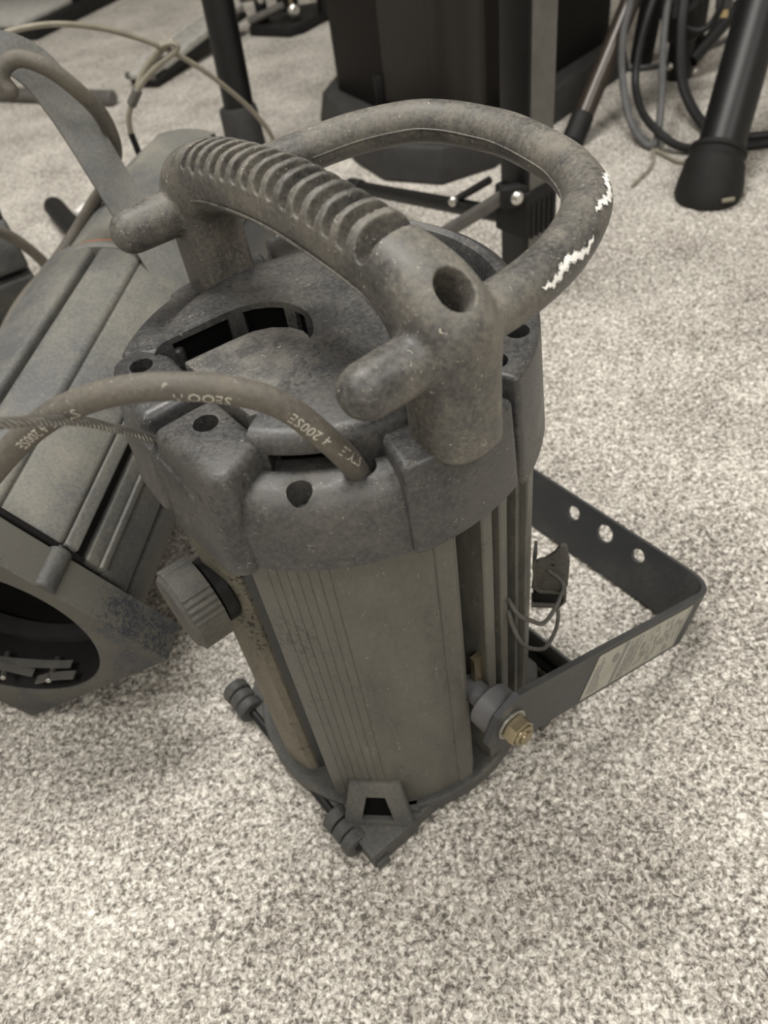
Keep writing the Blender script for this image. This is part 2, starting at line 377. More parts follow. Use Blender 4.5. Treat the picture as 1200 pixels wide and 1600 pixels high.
# --- rear cap: rim, lugs, top puck with a U-shaped bay
CAP = P('rear_cap', (lambda b: (lathe(b, [(0.085, 0.296), (0.085, 0.333), (0.0865, 0.3345), (0.096, 0.3345), (0.1015, 0.332), (0.1055, 0.326), (0.1075, 0.318), (0.1085, 0.2935), (0.104, 0.2935), (0.104, 0.296), (0.085, 0.296)], 96), b)[1])(bmesh.new()), 'cap')
def hole_cutter(pts, r=0.0055, depth=0.02, ztop=0.37):
    c = bmesh.new()
    for (x, y, z) in pts: cyl(c, (x, y, z - depth), (x, y, ztop), r, 20)
    return c
def pol(r, a): return (r * math.cos(rad(a)), r * math.sin(rad(a)))
h4 = pol(0.0975, -132)
c = hole_cutter([(*h4, 0.334)], 0.0058, 0.016)
# cable notch in the rim
cyl(c, (*pol(0.0885, -115.5), 0.322), (*pol(0.0885, -115.5), 0.36), 0.0075, 20)
cut(CAP, c)
c = bmesh.new(); box(c, (-0.1145, 0.003, 0.315), (0.030, 0.114, 0.06)); cut(CAP, c)
def lug(name, r0, r1, t0, t1, z0, z1, bev=0.006, holes=(), drop=0.0, hr=0.0055, n=14, taper=0.004):
    bm = bmesh.new(); low = wedge(r0, r1, t0, t1, n)
    top = [(x * (1 - taper / r1), y * (1 - taper / r1), z1) for x, y in low]
    prism(bm, low, z0, z1, bev, 4, top=top)
    o = P(name, bm, 'cap', CAP, angle=50)
    if holes: cut(o, hole_cutter([(*pol(r, a), z1) for r, a in holes], hr, 0.018), 50)
    for r, a in holes:
        s = bmesh.new(); x, y = pol(r, a); z = z1 - 0.0175
        cyl(s, (x, y, z), (x, y, z + 0.003), 0.0042, 16, 0.0006); box(s, (x, y, z + 0.0031), (0.006, 0.0012, 0.0006)); P('screw', s, 'blackmetal', CAP)
    return o
def block_lug(low, top, z0, z1, bev, hole):
    bm = bmesh.new(); prism(bm, low, z0, z1, bev, 4, top=[(x, y, z1) for x, y in top]); o = P('cap_lug', bm, 'cap', CAP, angle=50)
    cut(o, hole_cutter([(*hole, z1)], 0.0060, 0.018), 50)
    s = bmesh.new(); z = z1 - 0.0175; cyl(s, (*hole, z), (*hole, z + 0.003), 0.0045, 16, 0.0006); box(s, (*hole, z + 0.0031), (0.006, 0.0012, 0.0006)); P('screw', s, 'blackmetal', CAP)
block_lug([(-0.064, -0.002), (-0.064, -0.050), (-0.0940, -0.0620), (-0.1020, -0.0545), (-0.1045, -0.002)], [(-0.064, -0.003), (-0.064, -0.0475), (-0.0890, -0.0585), (-0.0955, -0.0515), (-0.0965, -0.003)], 0.289, 0.3475, 0.0055, (-0.0765, -0.0190))
block_lug([(-0.0640, 0.005), (-0.1045, 0.005), (-0.1030, 0.036), (-0.0925, 0.066), (-0.0740, 0.072), (-0.0600, 0.047)], [(-0.0640, 0.006), (-0.0970, 0.006), (-0.0960, 0.034), (-0.0870, 0.061), (-0.0720, 0.067), (-0.0605, 0.047)], 0.289, 0.3470, 0.0055, (-0.0765, 0.0465))
lug('cap_lug', 0.078, 0.1125, -107.5, -73.5, 0.2925, 0.3440, 0.0045)
lug('cap_lug', 0.070, 0.1125, 73.5, 107.5, 0.2925, 0.3440, 0.0045)
lug('cap_lug', 0.060, 0.1125, -71.5, -34, 0.287, 0.3510, 0.013, [(0.0935, -66), (0.0980, -51.5)], hr=0.0060)
lug('cap_lug', 0.060, 0.1125, 34, 71.5, 0.287, 0.3500, 0.010, [(0.095, 52)])
lug('cap_lug', 0.075, 0.109, 106, 139, 0.2925, 0.3440, 0.006)
# seat for the screw in the front rim
s = bmesh.new(); cyl(s, (*h4, 0.319), (*h4, 0.322), 0.0045, 16, 0.0006); box(s, (*h4, 0.3223), (0.006, 0.0012, 0.0006)); P('screw', s, 'steel', CAP)
# raised rear rim
bm = bmesh.new(); lathe(bm, [(0.091, 0.335), (0.091, 0.353), (0.093, 0.358), (0.0965, 0.3595), (0.101, 0.357), (0.1045, 0.350), (0.107, 0.335), (0.091, 0.335)], 40, None, -33, 33); P('rear_rim', bm, 'cap', CAP)
# top puck
bm = bmesh.new()
prof = [(0, 0.300), (0.0845, 0.300), (0.0845, 0.3405)] + [(0.0765 + 0.008 * math.cos(rad(a)), 0.3435 + 0.008 * math.sin(rad(a))) for a in (0, 18, 36, 54, 72, 90)] + [(0.06, 0.3522), (0.03, 0.3526), (0, 0.3527)]
lathe(bm, prof, 96); PUCK = P('top_plate', bm, 'cap', CAP, 40)
bay = [(-0.100, 0.0530), (-0.062, 0.0490), (-0.026, 0.0462), (-0.018, 0.0447), (-0.011, 0.0418), (-0.005, 0.0372), (-0.0008, 0.0318), (0.0020, 0.0256), (0.0033, 0.0190), (0.0030, 0.0122), (0.0012, 0.0055), (-0.0018, -0.0002), (-0.0060, -0.0058), (-0.0300, -0.0200), (-0.0600, -0.0375), (-0.084, -0.052), (-0.105, -0.05)]
c = bmesh.new(); prism(c, bay, 0.3305, 0.37)
# slot under the front edge of the plate
box(c, (0, 0, 0.3365), (0.020, 0.034, 0.012), 0.0, Matrix.Rotation(rad(-130), 4, 'Z') @ Matrix.Translation((0.082, 0, 0)))
def wall_box(bm, a, b, z0, z1, d0, d1):
    a, b = Vector((*a, 0)), Vector((*b, 0)); d = (b - a).normalized(); n = Vector((-d.y, d.x, 0))
    q = [a + n * d0, b + n * d0, b + n * d1, a + n * d1]; prism(bm, [(v.x, v.y) for v in q], z0, z1)
WINS = [((-0.0570, 0.0486), (-0.0250, 0.0460), 0.3345, 0.3485), ((-0.0170, 0.0444), (0.0000, 0.0306), 0.3345, 0.3492), ((0.0020, 0.0240), (0.0033, 0.0165), 0.3345, 0.3485)]
cut(PUCK, c, 40)
c = bmesh.new()
for a, b, z0, z1 in WINS: wall_box(c, a, b, z0, z1, -0.004, 0.006)
cut(PUCK, c, 40)
def shrink(pts, d):
    cx = sum(p[0] for p in pts) / len(pts); cy = sum(p[1] for p in pts) / len(pts)
    return [(x + (cx - x) * d, y + (cy - y) * d) for x, y in pts]
lid_out = [(-0.058, 0.0395), (-0.030, 0.0375), (-0.018, 0.0360), (-0.009, 0.0310), (-0.0030, 0.0220), (-0.0010, 0.0120), (-0.0030, 0.0030), (-0.0080, -0.0040), (-0.0300, -0.0172), (-0.0560, -0.0320), (-0.0600, -0.030)]
lid_top = [(x, y, 0.3425 + 0.0055 * max(0, min(1, (0.03 - y) / 0.05))) for x, y in lid_out]
bm = bmesh.new(); prism(bm, lid_out, 0.330, 0.343, 0.0016, 2, top=lid_top); P('bay_lid', bm, 'lid', CAP)
# step rib along the lid
bm = bmesh.new(); tube(bm, [(-0.052, -0.0325, 0.3500), (-0.030, -0.0200, 0.3505), (-0.008, -0.0072, 0.3508)], 0.0011, 8, round_end=(True, True)); P('lid_rib', bm, 'cap', CAP)
# black panes set back in the bay wall windows, shade put into their colour
for a, b, z0, z1 in WINS:
    bm = bmesh.new(); wall_box(bm, a, b, z0, z1, 0.0030, 0.0062); P('vent_shade_pane', bm, 'black', CAP)
# ledge block that carries the slot lip at the front
bm = bmesh.new(); prism(bm, wedge(0.0835, 0.0875, -146, -118, 8), 0.312, 0.3330, 0.0008, 1); P('slot_lip', bm, 'cap', CAP)
bm = bmesh.new(); box(bm, (0, 0, 0.3365), (0.004, 0.028, 0.0100), 0, Matrix.Rotation(rad(-130), 4, 'Z') @ Matrix.Translation((0.0725, 0, 0))); P('slot_shadow_gap', bm, 'black', CAP)  # solid black block at the back of the slot, shade put into its colour

# --- handle: grip, posts, pegs and rear loop, one moulding
HP = [(-0.100, 0.340, .0178), (-0.100, 0.372, .0178), (-0.0985, 0.390, .0190), (-0.090, 0.4005, .0180), (-0.075, 0.4075, .0160), (-0.050, 0.4130, .0150), (0, 0.4170, .0148)]
HP = HP + [(-v * 0.965, z, r) for v, z, r in HP[-2::-1]]
bm = bmesh.new()
pts = spline([(0, v, z) for v, z, r in HP], 8); rs = [p.x for p in spline([(r, 0, 0) for v, z, r in HP], 8)]
def squircle(a, n=2.7):
    c_, s_ = math.cos(a), math.sin(a); k = (abs(c_) ** n + abs(s_) ** n) ** (-1 / n); return (c_ * k, s_ * k * 1.06)
tube(bm, pts, rs, 28, squircle, up=(1, 0, 0))
for s in (-1, 1):
    sv = 1.0 if s < 0 else 0.965
    ellipsoid(bm, (0, s * sv * 0.1005, 0.392), (0.0192, 0.0192, 0.0192), None, 24, 16)
    tube(bm, [(0.005, s * sv * 0.1, 0.3875), (-0.02, s * sv * 0.1, 0.3875), (-0.0410, s * sv * 0.1, 0.3875)], [0.0125, 0.0118, 0.0114], 22, round_end=(False, True))
LOOP = [(u, v, 0.3905 + 0.002 * min(1, u / 0.1)) for u, v in ((0, -0.100), (0.022, -0.1010), (0.044, -0.0995), (0.070, -0.0935), (0.098, -0.0808), (0.1155, -0.0675), (0.1275, -0.0500), (0.1360, -0.0305), (0.1440, 0.0075), (0.1425, 0.0325), (0.1385, 0.0520), (0.1295, 0.0685), (0.1140, 0.0790), (0.0960, 0.0862), (0.0755, 0.0903), (0.0540, 0.0925), (0.030, 0.0950), (0, 0.0965))]
lp = spline(LOOP, 8)
tube(bm, lp, 0.0114, 24)
HANDLE = finish(bm, 'carrying_handle', 'handle', None)
evaluated(HANDLE, [('REMESH', dict(mode='VOXEL', voxel_size=0.00115, use_smooth_shade=True)), ('SMOOTH', dict(factor=0.5, iterations=9))])
def grip_z(v):
    vs = [p.y for p in pts]; best = min(range(len(pts)), key=lambda i: abs(pts[i].y - v) + (0 if pts[i].z > 0.4 else 9)); return pts[best].z, rs[best]
c = bmesh.new()
NS = 15
for i in range(NS):
    v = 0.0715 - i * 0.00985; wv = 0.0033
    if i == NS - 1: v -= 0.0026; wv = 0.0052
    z, r = grip_z(v); half = 60 if i not in (0, NS - 1) else 52; pa = []
    for k in range(13):
        a = rad(-half + 2 * half * k / 12); pa.append((math.sin(a) * r * 0.98, v, z + math.cos(a) * r * 1.02))
    tube(c, pa, [wv * (0.75 + 0.25 * math.sin(PI * (k + 0.5) / 13)) for k in range(13)], 14, lambda a: (math.cos(a) * 2.3, math.sin(a)), up=(0, 0, 1), round_end=(True, True))
cut(HANDLE, c, 60)
c = bmesh.new()
for s in (-1, 1):
    q = Matrix.Translation((0.0, s * (0.1035 if s < 0 else 0.0999), 0.4100)) @ Matrix.Rotation(rad(s * -38), 4, 'X')
    lathe(c, [(0, -0.026), (0.0066, -0.026), (0.0076, 0.000), (0.0088, 0.0060), (0.012, 0.014), (0, 0.014)], 24, q @ Matrix.Diagonal((0.95, 1.15, 1, 1)))
cut(HANDLE, c, 60)
evaluated(HANDLE, [('REMESH', dict(mode='VOXEL', voxel_size=0.00072, use_smooth_shade=True)), ('SMOOTH', dict(factor=0.5, iterations=2))])
HANDLE.parent = LIGHT
HANDLE.data.materials.clear(); HANDLE.data.materials.append(M['handle'])
# mould seams
bm = bmesh.new(); sm = [p + Vector((-0.0150, 0, -0.0075)) for p in pts if p.z > 0.404]; tube(bm, sm, 0.0007, 6); P('mould_seam', bm, 'handle', HANDLE)
bm = bmesh.new(); T, N = frames(lp); inner = [p + T[i].cross(Vector((0, 0, 1))).normalized() * -0.0114 for i, p in enumerate(lp)][16:-20]; tube(bm, inner, 0.0006, 6); P('mould_seam', bm, 'handle', HANDLE)
# white paint scuffs on the outside of the loop
def scuff(i0, i1, a0, a1, seed, thr):
    rg = random.Random(seed); bm = bmesh.new(); nu, nv = 90, 22; seg = lp[i0:i1 + 1]; T, N = frames(seg); grid = {}
    for iu in range(nu + 1):
        f = iu / nu * (len(seg) - 1); k = min(int(f), len(seg) - 2); w = f - k; p = seg[k].lerp(seg[k + 1], w); t = T[k].lerp(T[k + 1], w).normalized()
        out = t.cross(Vector((0, 0, 1))).normalized(); upv = out.cross(t).normalized()
        for iv in range(nv + 1):
            a = rad(a0 + (a1 - a0) * iv / nv); grid[iu, iv] = p + (out * math.cos(a) + upv * math.sin(a)) * 0.01185
    V = {}
    prof = [0.5 + 0.20 * math.sin(iu * 0.11 + seed) + 0.08 * math.sin(iu * 0.53 + seed) for iu in range(nu)]
    for iu in range(nu):
        for iv in range(nv):
            d = abs((iv + 0.5) / nv - prof[iu]) / (0.30 * math.sin(PI * (iu + 0.5) / nu) ** 0.5 + 0.02)
            if d + rg.uniform(-0.35, 0.35) < thr:
                vs = []
                for kk in ((iu, iv), (iu + 1, iv), (iu + 1, iv + 1), (iu, iv + 1)):
                    if kk not in V: V[kk] = bm.verts.new(grid[kk])
                    vs.append(V[kk])
                bm.faces.new(vs)
    return P('paint_scuff', bm, 'white', HANDLE, label='white paint scuff on the loop handle')
scuff(14, 26, 8, 44, 3, 0.70); scuff(29, 42, 24, 62, 7, 0.74)

# --- tilt knob on the left
bm = bmesh.new(); n = 40; outl = []
for i in range(160):
    a = 2 * PI * i / 160; r = 0.0245 + (0.0007 if (i % 4) < 2 else 0) * (1 if (i // 20) % 2 == 0 else 0)
    outl.append((r * math.cos(a), r * math.sin(a)))
prism(bm, outl, 0.0, 0.017, 0.0, 1); lathe(bm, [(0, 0.0165), (0.0240, 0.0165), (0.0215, 0.0195), (0, 0.0200)], 40)
cyl(bm, (0, 0, -0.008), (0, 0, 0.001), 0.014, 24)
bmesh.ops.transform(bm, matrix=Matrix.Translation((-0.1035, 0.0, 0.229)) @ Matrix.Rotation(rad(-90), 4, 'Y') @ Matrix.Rotation(rad(20), 4, 'Z'), verts=bm.verts)
P('clamp_knob', bm, 'knob', angle=25)
bm = bmesh.new(); cyl(bm, (-0.094, 0, 0.229), (-0.1025, 0, 0.229), 0.020, 28, 0.001); P('knob_washer', bm, 'blackmetal')

# --- yoke: U-shaped flat bar resting on the carpet, bolted at both sides
PZ = 0.1225; ax = Vector((0.2135, 0, -0.0945)).normalized(); wdir = Vector((-ax.z, 0, ax.x))
def YP(a, v, w=0.0): return Vector((0.003, 0, PZ)) + ax * a + wdir * w + Vector((0, v, 0))
vy = 0.1270; path = [YP(-0.016, -vy)] + [YP(0.02 * i, -vy) for i in range(0, 11)]
cr = 0.024; a_end = 0.2405
path = [p for p in path if (p - YP(0, -vy)).dot(ax) < a_end - cr - 0.004]
for k in range(0, 9):
    t = k * PI / 2 / 8; path.append(YP(a_end - cr + cr * math.sin(t), -vy + cr - cr * math.cos(t)))
for k in range(1, 12): path.append(YP(a_end, -vy + cr + (2 * vy - 2 * cr) * k / 12))
for k in range(0, 9):
    t = k * PI / 2 / 8; path.append(YP(a_end - cr + cr * math.cos(t), vy - cr + cr * math.sin(t)))
for i in range(10, -2, -1): path.append(YP(0.018 * i, vy))
bm = bmesh.new(); strip(bm, path, wdir, 0.0500, 0.0042); YOKE = P('yoke', bm, 'yoke', angle=30)
c = bmesh.new()
for v, r in ((-0.060, 0.0062), (-0.0245, 0.0082), (0.011, 0.0066)):
    cyl(c, YP(a_end - 0.02, v, 0.0105), YP(a_end + 0.02, v, 0.0105), r, 24)
# cut the bar end corners
for s in (-1, 1):
    for wv in (-1, 1):
        q = YP(-0.016, s * vy, wv * 0.030)
        t = bmesh.new(); bmesh.ops.create_cube(t, size=0.026)
        e = ax.cross(Vector((0, 1, 0)))
        bmesh.ops.transform(t, matrix=Matrix.Translation(q) @ Matrix.Rotation(math.atan2(-ax.z, ax.x), 4, 'Y') @ Matrix.Rotation(rad(45), 4, 'Y'), verts=t.verts); merge(c, t)
cut(YOKE, c, 30)
# rating label on the near arm
bm = bmesh.new(); y = -vy - 0.00235
def lab_quad(bm, a0, a1, w0, w1, off):
    vs = [bm.verts.new(YP(a, y - off, w)) for a, w in ((a0, w0), (a1, w0), (a1, w1), (a0, w1))]
    r = bmesh.ops.extrude_face_region(bm, geom=[bm.faces.new(vs)]); bmesh.ops.translate(bm, vec=(0, -0.0001, 0), verts=[v for v in r['geom'] if isinstance(v, bmesh.types.BMVert)])
lab_quad(bm, 0.082, 0.206, -0.0215, 0.0205, 0.0); LABEL = P('rating_label', bm, 'label', YOKE, label='pale printed rating label with fine lines of print')
bm = bmesh.new(); rg = random.Random(5)
lab_quad(bm, 0.1155, 0.1195, -0.0205, 0.0195, 0.0002)
for a, w0, w1 in [(0.0865, -0.017, 0.010), (0.0895, -0.018, 0.016), (0.0925, -0.018, 0.012), (0.095, -0.018, -0.004), (0.0985, -0.018, -0.012), (0.124, -0.018, 0.016), (0.127, -0.019, 0.012), (0.130, -0.019, 0.017), (0.1335, -0.016, 0.018), (0.138, -0.018, 0.018), (0.2015, -0.014, 0.018)]:
    w = w0
    while w < w1:
        l = rg.uniform(0.0015, 0.005); lab_quad(bm, a, a + 0.0012, w, min(w + l, w1), 0.0002); w += l + 0.0008
for k in range(46):
    a = 0.144 + 0.0035 * (k % 16); w = rg.uniform(-0.019, 0.012); lab_quad(bm, a, a + 0.0011, w, w + rg.uniform(0.002, 0.007), 0.0002)
P('label_print', bm, 'print', LABEL)
bm = bmesh.new(); t = bmesh.new(); bmesh.ops.create_circle(t, cap_ends=True, segments=24, radius=0.0052)
bmesh.ops.transform(t, matrix=Matrix.Translation(YP(0.1085, y - 0.0003, 0.008)) @ Matrix.Rotation(rad(90), 4, 'X') @ Matrix.Diagonal((0.7, 1, 1, 1)), verts=t.verts); merge(bm, t); P('label_emblem', bm, 'print', LABEL)
# pivots
for s in (-1, 1):
    bm = bmesh.new(); cyl(bm, YP(0, s * 0.109), YP(0, s * 0.1240), 0.0155, 28, 0.0012); cyl(bm, YP(0, s * 0.090), YP(0, s * 0.1095), 0.008, 16); P('pivot_spacer', bm, 'greymetal')
    bm = bmesh.new(); cyl(bm, YP(0, s * 0.1290), YP(0, s * 0.1310), 0.0112, 24, 0.0004); P('washer', bm, 'steel')
    bm = bmesh.new(); cyl(bm, YP(0, s * 0.1310), YP(0, s * 0.1395), 0.0098, 6, 0.0009); cyl(bm, YP(0, s * 0.1390), YP(0, s * 0.1415), 0.0075, 20, 0.0008)
    cyl(bm, YP(0, s * 0.1395), YP(0, s * 0.1435), 0.0048, 16, 0.0006); P('lock_nut', bm, 'brass', angle=25)
    bm = bmesh.new(); box(bm, YP(0, s * 0.0955, 0.018), (0.012, 0.004, 0.030)); P('pivot_bolt_plate', bm, 'brass')

# --- lens end: ring, square gel-frame holder, hinges, latch
bm = bmesh.new(); lathe(bm, [(0.082, 0.006), (0.104, 0.006), (0.1055, 0.009), (0.1055, 0.020), (0.104, 0.022), (0.1015, 0.022), (0.082, 0.018), (0.082, 0.006)], 72); RING = P('lens_ring', bm, 'frame')
h = 0.0965
def sq(hh, cc): return [(-hh, -hh), (hh - cc, -hh), (hh, -hh + cc), (hh, hh - cc), (hh - cc, hh), (-hh + cc, hh), (-hh, hh - cc)]
bm = bmesh.new(); prism(bm, sq(h, 0.03), 0.0015, 0.0165, 0.0015, 2); HOLD = P('gel_frame_holder', bm, 'frame')
# open gel slot along the far right edge
bm = bmesh.new(); box(bm, (0.1055, -0.035, 0.021), (0.0025, 0.118, 0.034), 0.0006); P('holder_wall', bm, 'frame', HOLD)
bm = bmesh.new(); box(bm, (0.1005, -0.035, 0.016), (0.009, 0.116, 0.004), 0.0); P('holder_slot', bm, 'black', HOLD)
bm = bmesh.new(); prism(bm, [(0.060, -0.1060), (0.1067, -0.0985), (0.1067, -0.093), (0.060, -0.098)], 0.003, 0.030, 0.0008, 1); P('holder_wall', bm, 'frame', HOLD)
# front corner wedge
bm = bmesh.new(); prism(bm, [(-0.0985, -0.0985), (-0.058, -0.0985), (-0.072, -0.078), (-0.0985, -0.070)], 0.001, 0.0205, 0.0012, 2); P('corner_block', bm, 'frame', HOLD)
bm = bmesh.new(); box(bm, (-0.092, -0.1000, 0.006), (0.010, 0.003, 0.009), 0.0004); P('corner_lip', bm, 'frame', HOLD)
for v0 in (-0.083, 0.058):
    for k in range(3):
        bm = bmesh.new(); cyl(bm, (-0.0985, v0 + 0.0105 * k, 0.0125), (-0.0985, v0 + 0.0105 * k + 0.0092, 0.0125), 0.0112 - 0.0006 * (k == 1), 20, 0.0012); P('hinge_knuckle', bm, 'frame', HOLD)
bm = bmesh.new(); cyl(bm, (-0.0985, -0.084, 0.0125), (-0.0985, 0.09, 0.0125), 0.004, 12); P('hinge_pin', bm, 'blackmetal', HOLD)
# latch tab with window, leaning on the front panel
th = -134; Q0 = Matrix.Rotation(rad(th), 4, 'Z') @ Matrix.Translation((0.0985, 0, 0)) @ Matrix(((0, 0, 1, 0), (1, 0, 0, 0), (0, 1, 0, 0), (0, 0, 0, 1)))
Q = Matrix.Rotation(rad(th), 4, 'Z') @ Matrix.Translation((0.1165, 0, 0.0)) @ Matrix.Rotation(rad(-21), 4, 'Y') @ Matrix(((0, 0, 1, 0), (1, 0, 0, 0), (0, 1, 0, 0), (0, 0, 0, 1)))
bm = bmesh.new(); prism(bm, [(-0.0255, 0.016), (0.0255, 0.016), (0.0175, 0.0585), (-0.0175, 0.0585)], 0.0, 0.0075, 0.0016, 2, Q); LATCH = P('latch_tab', bm, 'frame', RING)
c = bmesh.new(); prism(c, [(-0.0115, 0.0245), (0.0115, 0.0245), (0.0065, 0.0455), (-0.0065, 0.0455)], 0.003, 0.02, 0, 1, Q); cut(LATCH, c)
bm = bmesh.new(); prism(bm, [(-0.0113, 0.0247), (0.0113, 0.0247), (0.0063, 0.0450), (-0.0063, 0.0450)], 0.0028, 0.0034, 0, 1, Q); P('latch_window', bm, 'black', LATCH)
bm = bmesh.new(); prism(bm, [(-0.030, 0.012), (0.030, 0.012), (0.027, 0.022), (-0.026, 0.022)], -0.004, 0.0065, 0.001, 2, Q0); P('latch_base', bm, 'frame', RING)

# --- spring clip and its wire on the right rail
Qc = Matrix.Rotation(rad(-47), 4, 'Z') @ Matrix.Translation((0.112, 0, 0.160))
CLIP = None
bm = bmesh.new(); prism(bm, [(-0.004, -0.0125), (0.017, -0.0125), (0.019, -0.008), (0.019, 0.016), (0.0165, 0.031), (0.0125, 0.0315), (0.0095, 0.024), (0.0035, 0.0175), (-0.0005, 0.016), (-0.003, 0.012)], -0.0016, 0.0016, 0.0006, 2, Qc @ Matrix.Rotation(rad(90), 4, 'X')); CLIP = P('spring_clip', bm, 'knob')
c = bmesh.new(); cyl(c, Qc @ Vector((0.0085, -0.01, 0.0125)), Qc @ Vector((0.0085, 0.01, 0.0125)), 0.0016, 12); cut(CLIP, c)
bm = bmesh.new(); strip(bm, [Qc @ Vector(p) for p in ((-0.002, 0.002, 0.026), (-0.003, 0.002, 0.010), (-0.002, 0.002, -0.010), (0.001, 0.002, -0.014), (0.014, 0.002, -0.0145))], Qc.to_3x3() @ Vector((0, 1, 0)), 0.010, 0.0018); P('clip_jaw', bm, 'knob', CLIP)
bm = bmesh.new(); box(bm, (0.0065, 0.003, -0.0205), (0.019, 0.012, 0.010), 0.0008, Qc); P('clip_block', bm, 'blackmatte', CLIP)
bm = bmesh.new(); strip(bm, [Qc @ Vector(p) for p in ((0.017, 0, -0.004), (0.0175, 0, -0.020), (0.014, 0, -0.0265), (-0.004, 0, -0.0265))], Qc.to_3x3() @ Vector((0, 1, 0)), 0.011, 0.0018); P('clip_bracket', bm, 'knob', CLIP)
W_ = [Qc @ Vector((0.006, -0.002, 0.008)), Vector((0.0790, -0.1000, 0.1660)), Vector((0.0740, -0.1030, 0.1600)), Vector((0.0640, -0.1060, 0.1560)), Vector((0.0520, -0.1085, 0.1580)), Vector((0.0426, -0.1073, 0.1690)), Vector((0.0330, -0.1077, 0.1830)), Vector((0.0310, -0.1035, 0.1900)), Vector((0.033, -0.098, 0.190))]
bm = bmesh.new(); tube(bm, spline(W_, 6), 0.0014, 8, round_end=(True, True)); P('clip_wire', bm, 'knob', CLIP)
W_ = [Qc @ Vector((0.012, 0.000, -0.026)), Vector((0.0800, -0.0975, 0.128)), Vector((0.0735, -0.1010, 0.120)), Vector((0.0600, -0.1060, 0.122)), Vector((0.0490, -0.1090, 0.1330)), Vector((0.0379, -0.1085, 0.1470)), Vector((0.0319, -0.1074, 0.1610)), Vector((0.0310, -0.1030, 0.1720)), Vector((0.033, -0.098, 0.178))]
bm = bmesh.new(); tube(bm, spline(W_, 6), 0.0014, 8, round_end=(True, True)); P('clip_wire', bm, 'knob', CLIP)

# --- power cable out of the cap, with the faint printing on it
PC = [(-0.036, -0.074, 0.312), (-0.0385, -0.079, 0.327), (-0.043, -0.083, 0.340), (-0.049, -0.0855, 0.354), (-0.056, -0.085, 0.368), (-0.064, -0.080, 0.382), (-0.074, -0.073, 0.391), (-0.090, -0.062, 0.398), (-0.108, -0.048, 0.400), (-0.124, -0.033, 0.395), (-0.138, -0.018, 0.385), (-0.153, -0.003, 0.370), (-0.175, 0.014, 0.348), (-0.21, 0.036, 0.320), (-0.26, 0.06, 0.27), (-0.32, 0.08, 0.18), (-0.37, 0.09, 0.08), (-0.41, 0.10, 0.015), (-0.47, 0.13, 0.006)]
pc = spline(PC, 10)
bm = bmesh.new(); tube(bm, pc, 0.0054, 20); CABLE = P('power_cable', bm, 'cable')
cl = [0.0]
for a, b in zip(pc, pc[1:]): cl.append(cl[-1] + (b - a).length)
Tc, Nc = frames(pc)
camL = Vector((-0.1631, -0.2931, 0.56))
def cable_text(body, s0, size, roll):
    """lay flat lettering on the cable, reading away from the cap"""
    t = text_bm(body, size)
    for v in t.verts:
        s = s0 + v.co.x; k = max(i for i in range(len(cl) - 1) if cl[i] <= s); w = (s - cl[k]) / (cl[k + 1] - cl[k]); p = pc[k].lerp(pc[k + 1], w); tn = Tc[k].lerp(Tc[k + 1], w).normalized()
        side = tn.cross(Vector((0, 0, 1))).normalized(); upv = side.cross(tn).normalized()
        a = roll + (v.co.y - 0.0016) / 0.0054   # wraps around
        v.co = p + (side * math.cos(a) + upv * math.sin(a)) * 0.00548
    return P('cable_print', t, 'ink', CABLE)
TXT = [("STYLE", 0.0360, 172), ("4 200SE", 0.0585, 168), ("SEOOW", 0.100, 188), ("STYLE 4 200SE", 0.158, 186)]
for tb, s0, rl in TXT: cable_text(tb, s0, 0.0060, rad(rl))

# ================================================================== wire-rope safety cable (in world space, twisted strands)
R32 = Matrix.Translation((-0.017, 0.335, 0)) @ Matrix.Rotation(rad(32), 4, 'Z')
SC = [R32 @ Vector(p) for p in ((-0.0860, 0.0018, 0.3300), (-0.0960, 0.0018, 0.3380), (-0.1050, -0.0040, 0.3520), (-0.1130, -0.0130, 0.3640), (-0.1230, -0.0240, 0.3800), (-0.134, -0.037, 0.395), (-0.146, -0.051, 0.410), (-0.160, -0.060, 0.420), (-0.185, -0.060, 0.415), (-0.23, -0.045, 0.38), (-0.29, -0.02, 0.29), (-0.35, 0.0, 0.16), (-0.39, 0.01, 0.04), (-0.42, 0.02, 0.006), (-0.48, 0.03, 0.006))]
sc = spline(SC, 24)
scl = [0.0]
for a, b in zip(sc, sc[1:]): scl.append(scl[-1] + (b - a).length)
bm = bmesh.new(); T, N = frames(sc)
for k in range(6):
    hp = []
    for i, p in enumerate(sc):
        a = 2 * PI * k / 6 + scl[i] / 0.020 * 2 * PI; b = T[i].cross(N[i]); hp.append(p + N[i] * (0.0013 * math.cos(a)) + b * (0.0013 * math.sin(a)))
    tube(bm, hp, 0.00082, 7)
o = finish(bm, 'safety_cable', 'steel'); tag(o, 'twisted steel wire rope looping from the light cap out to the left', 'cable')

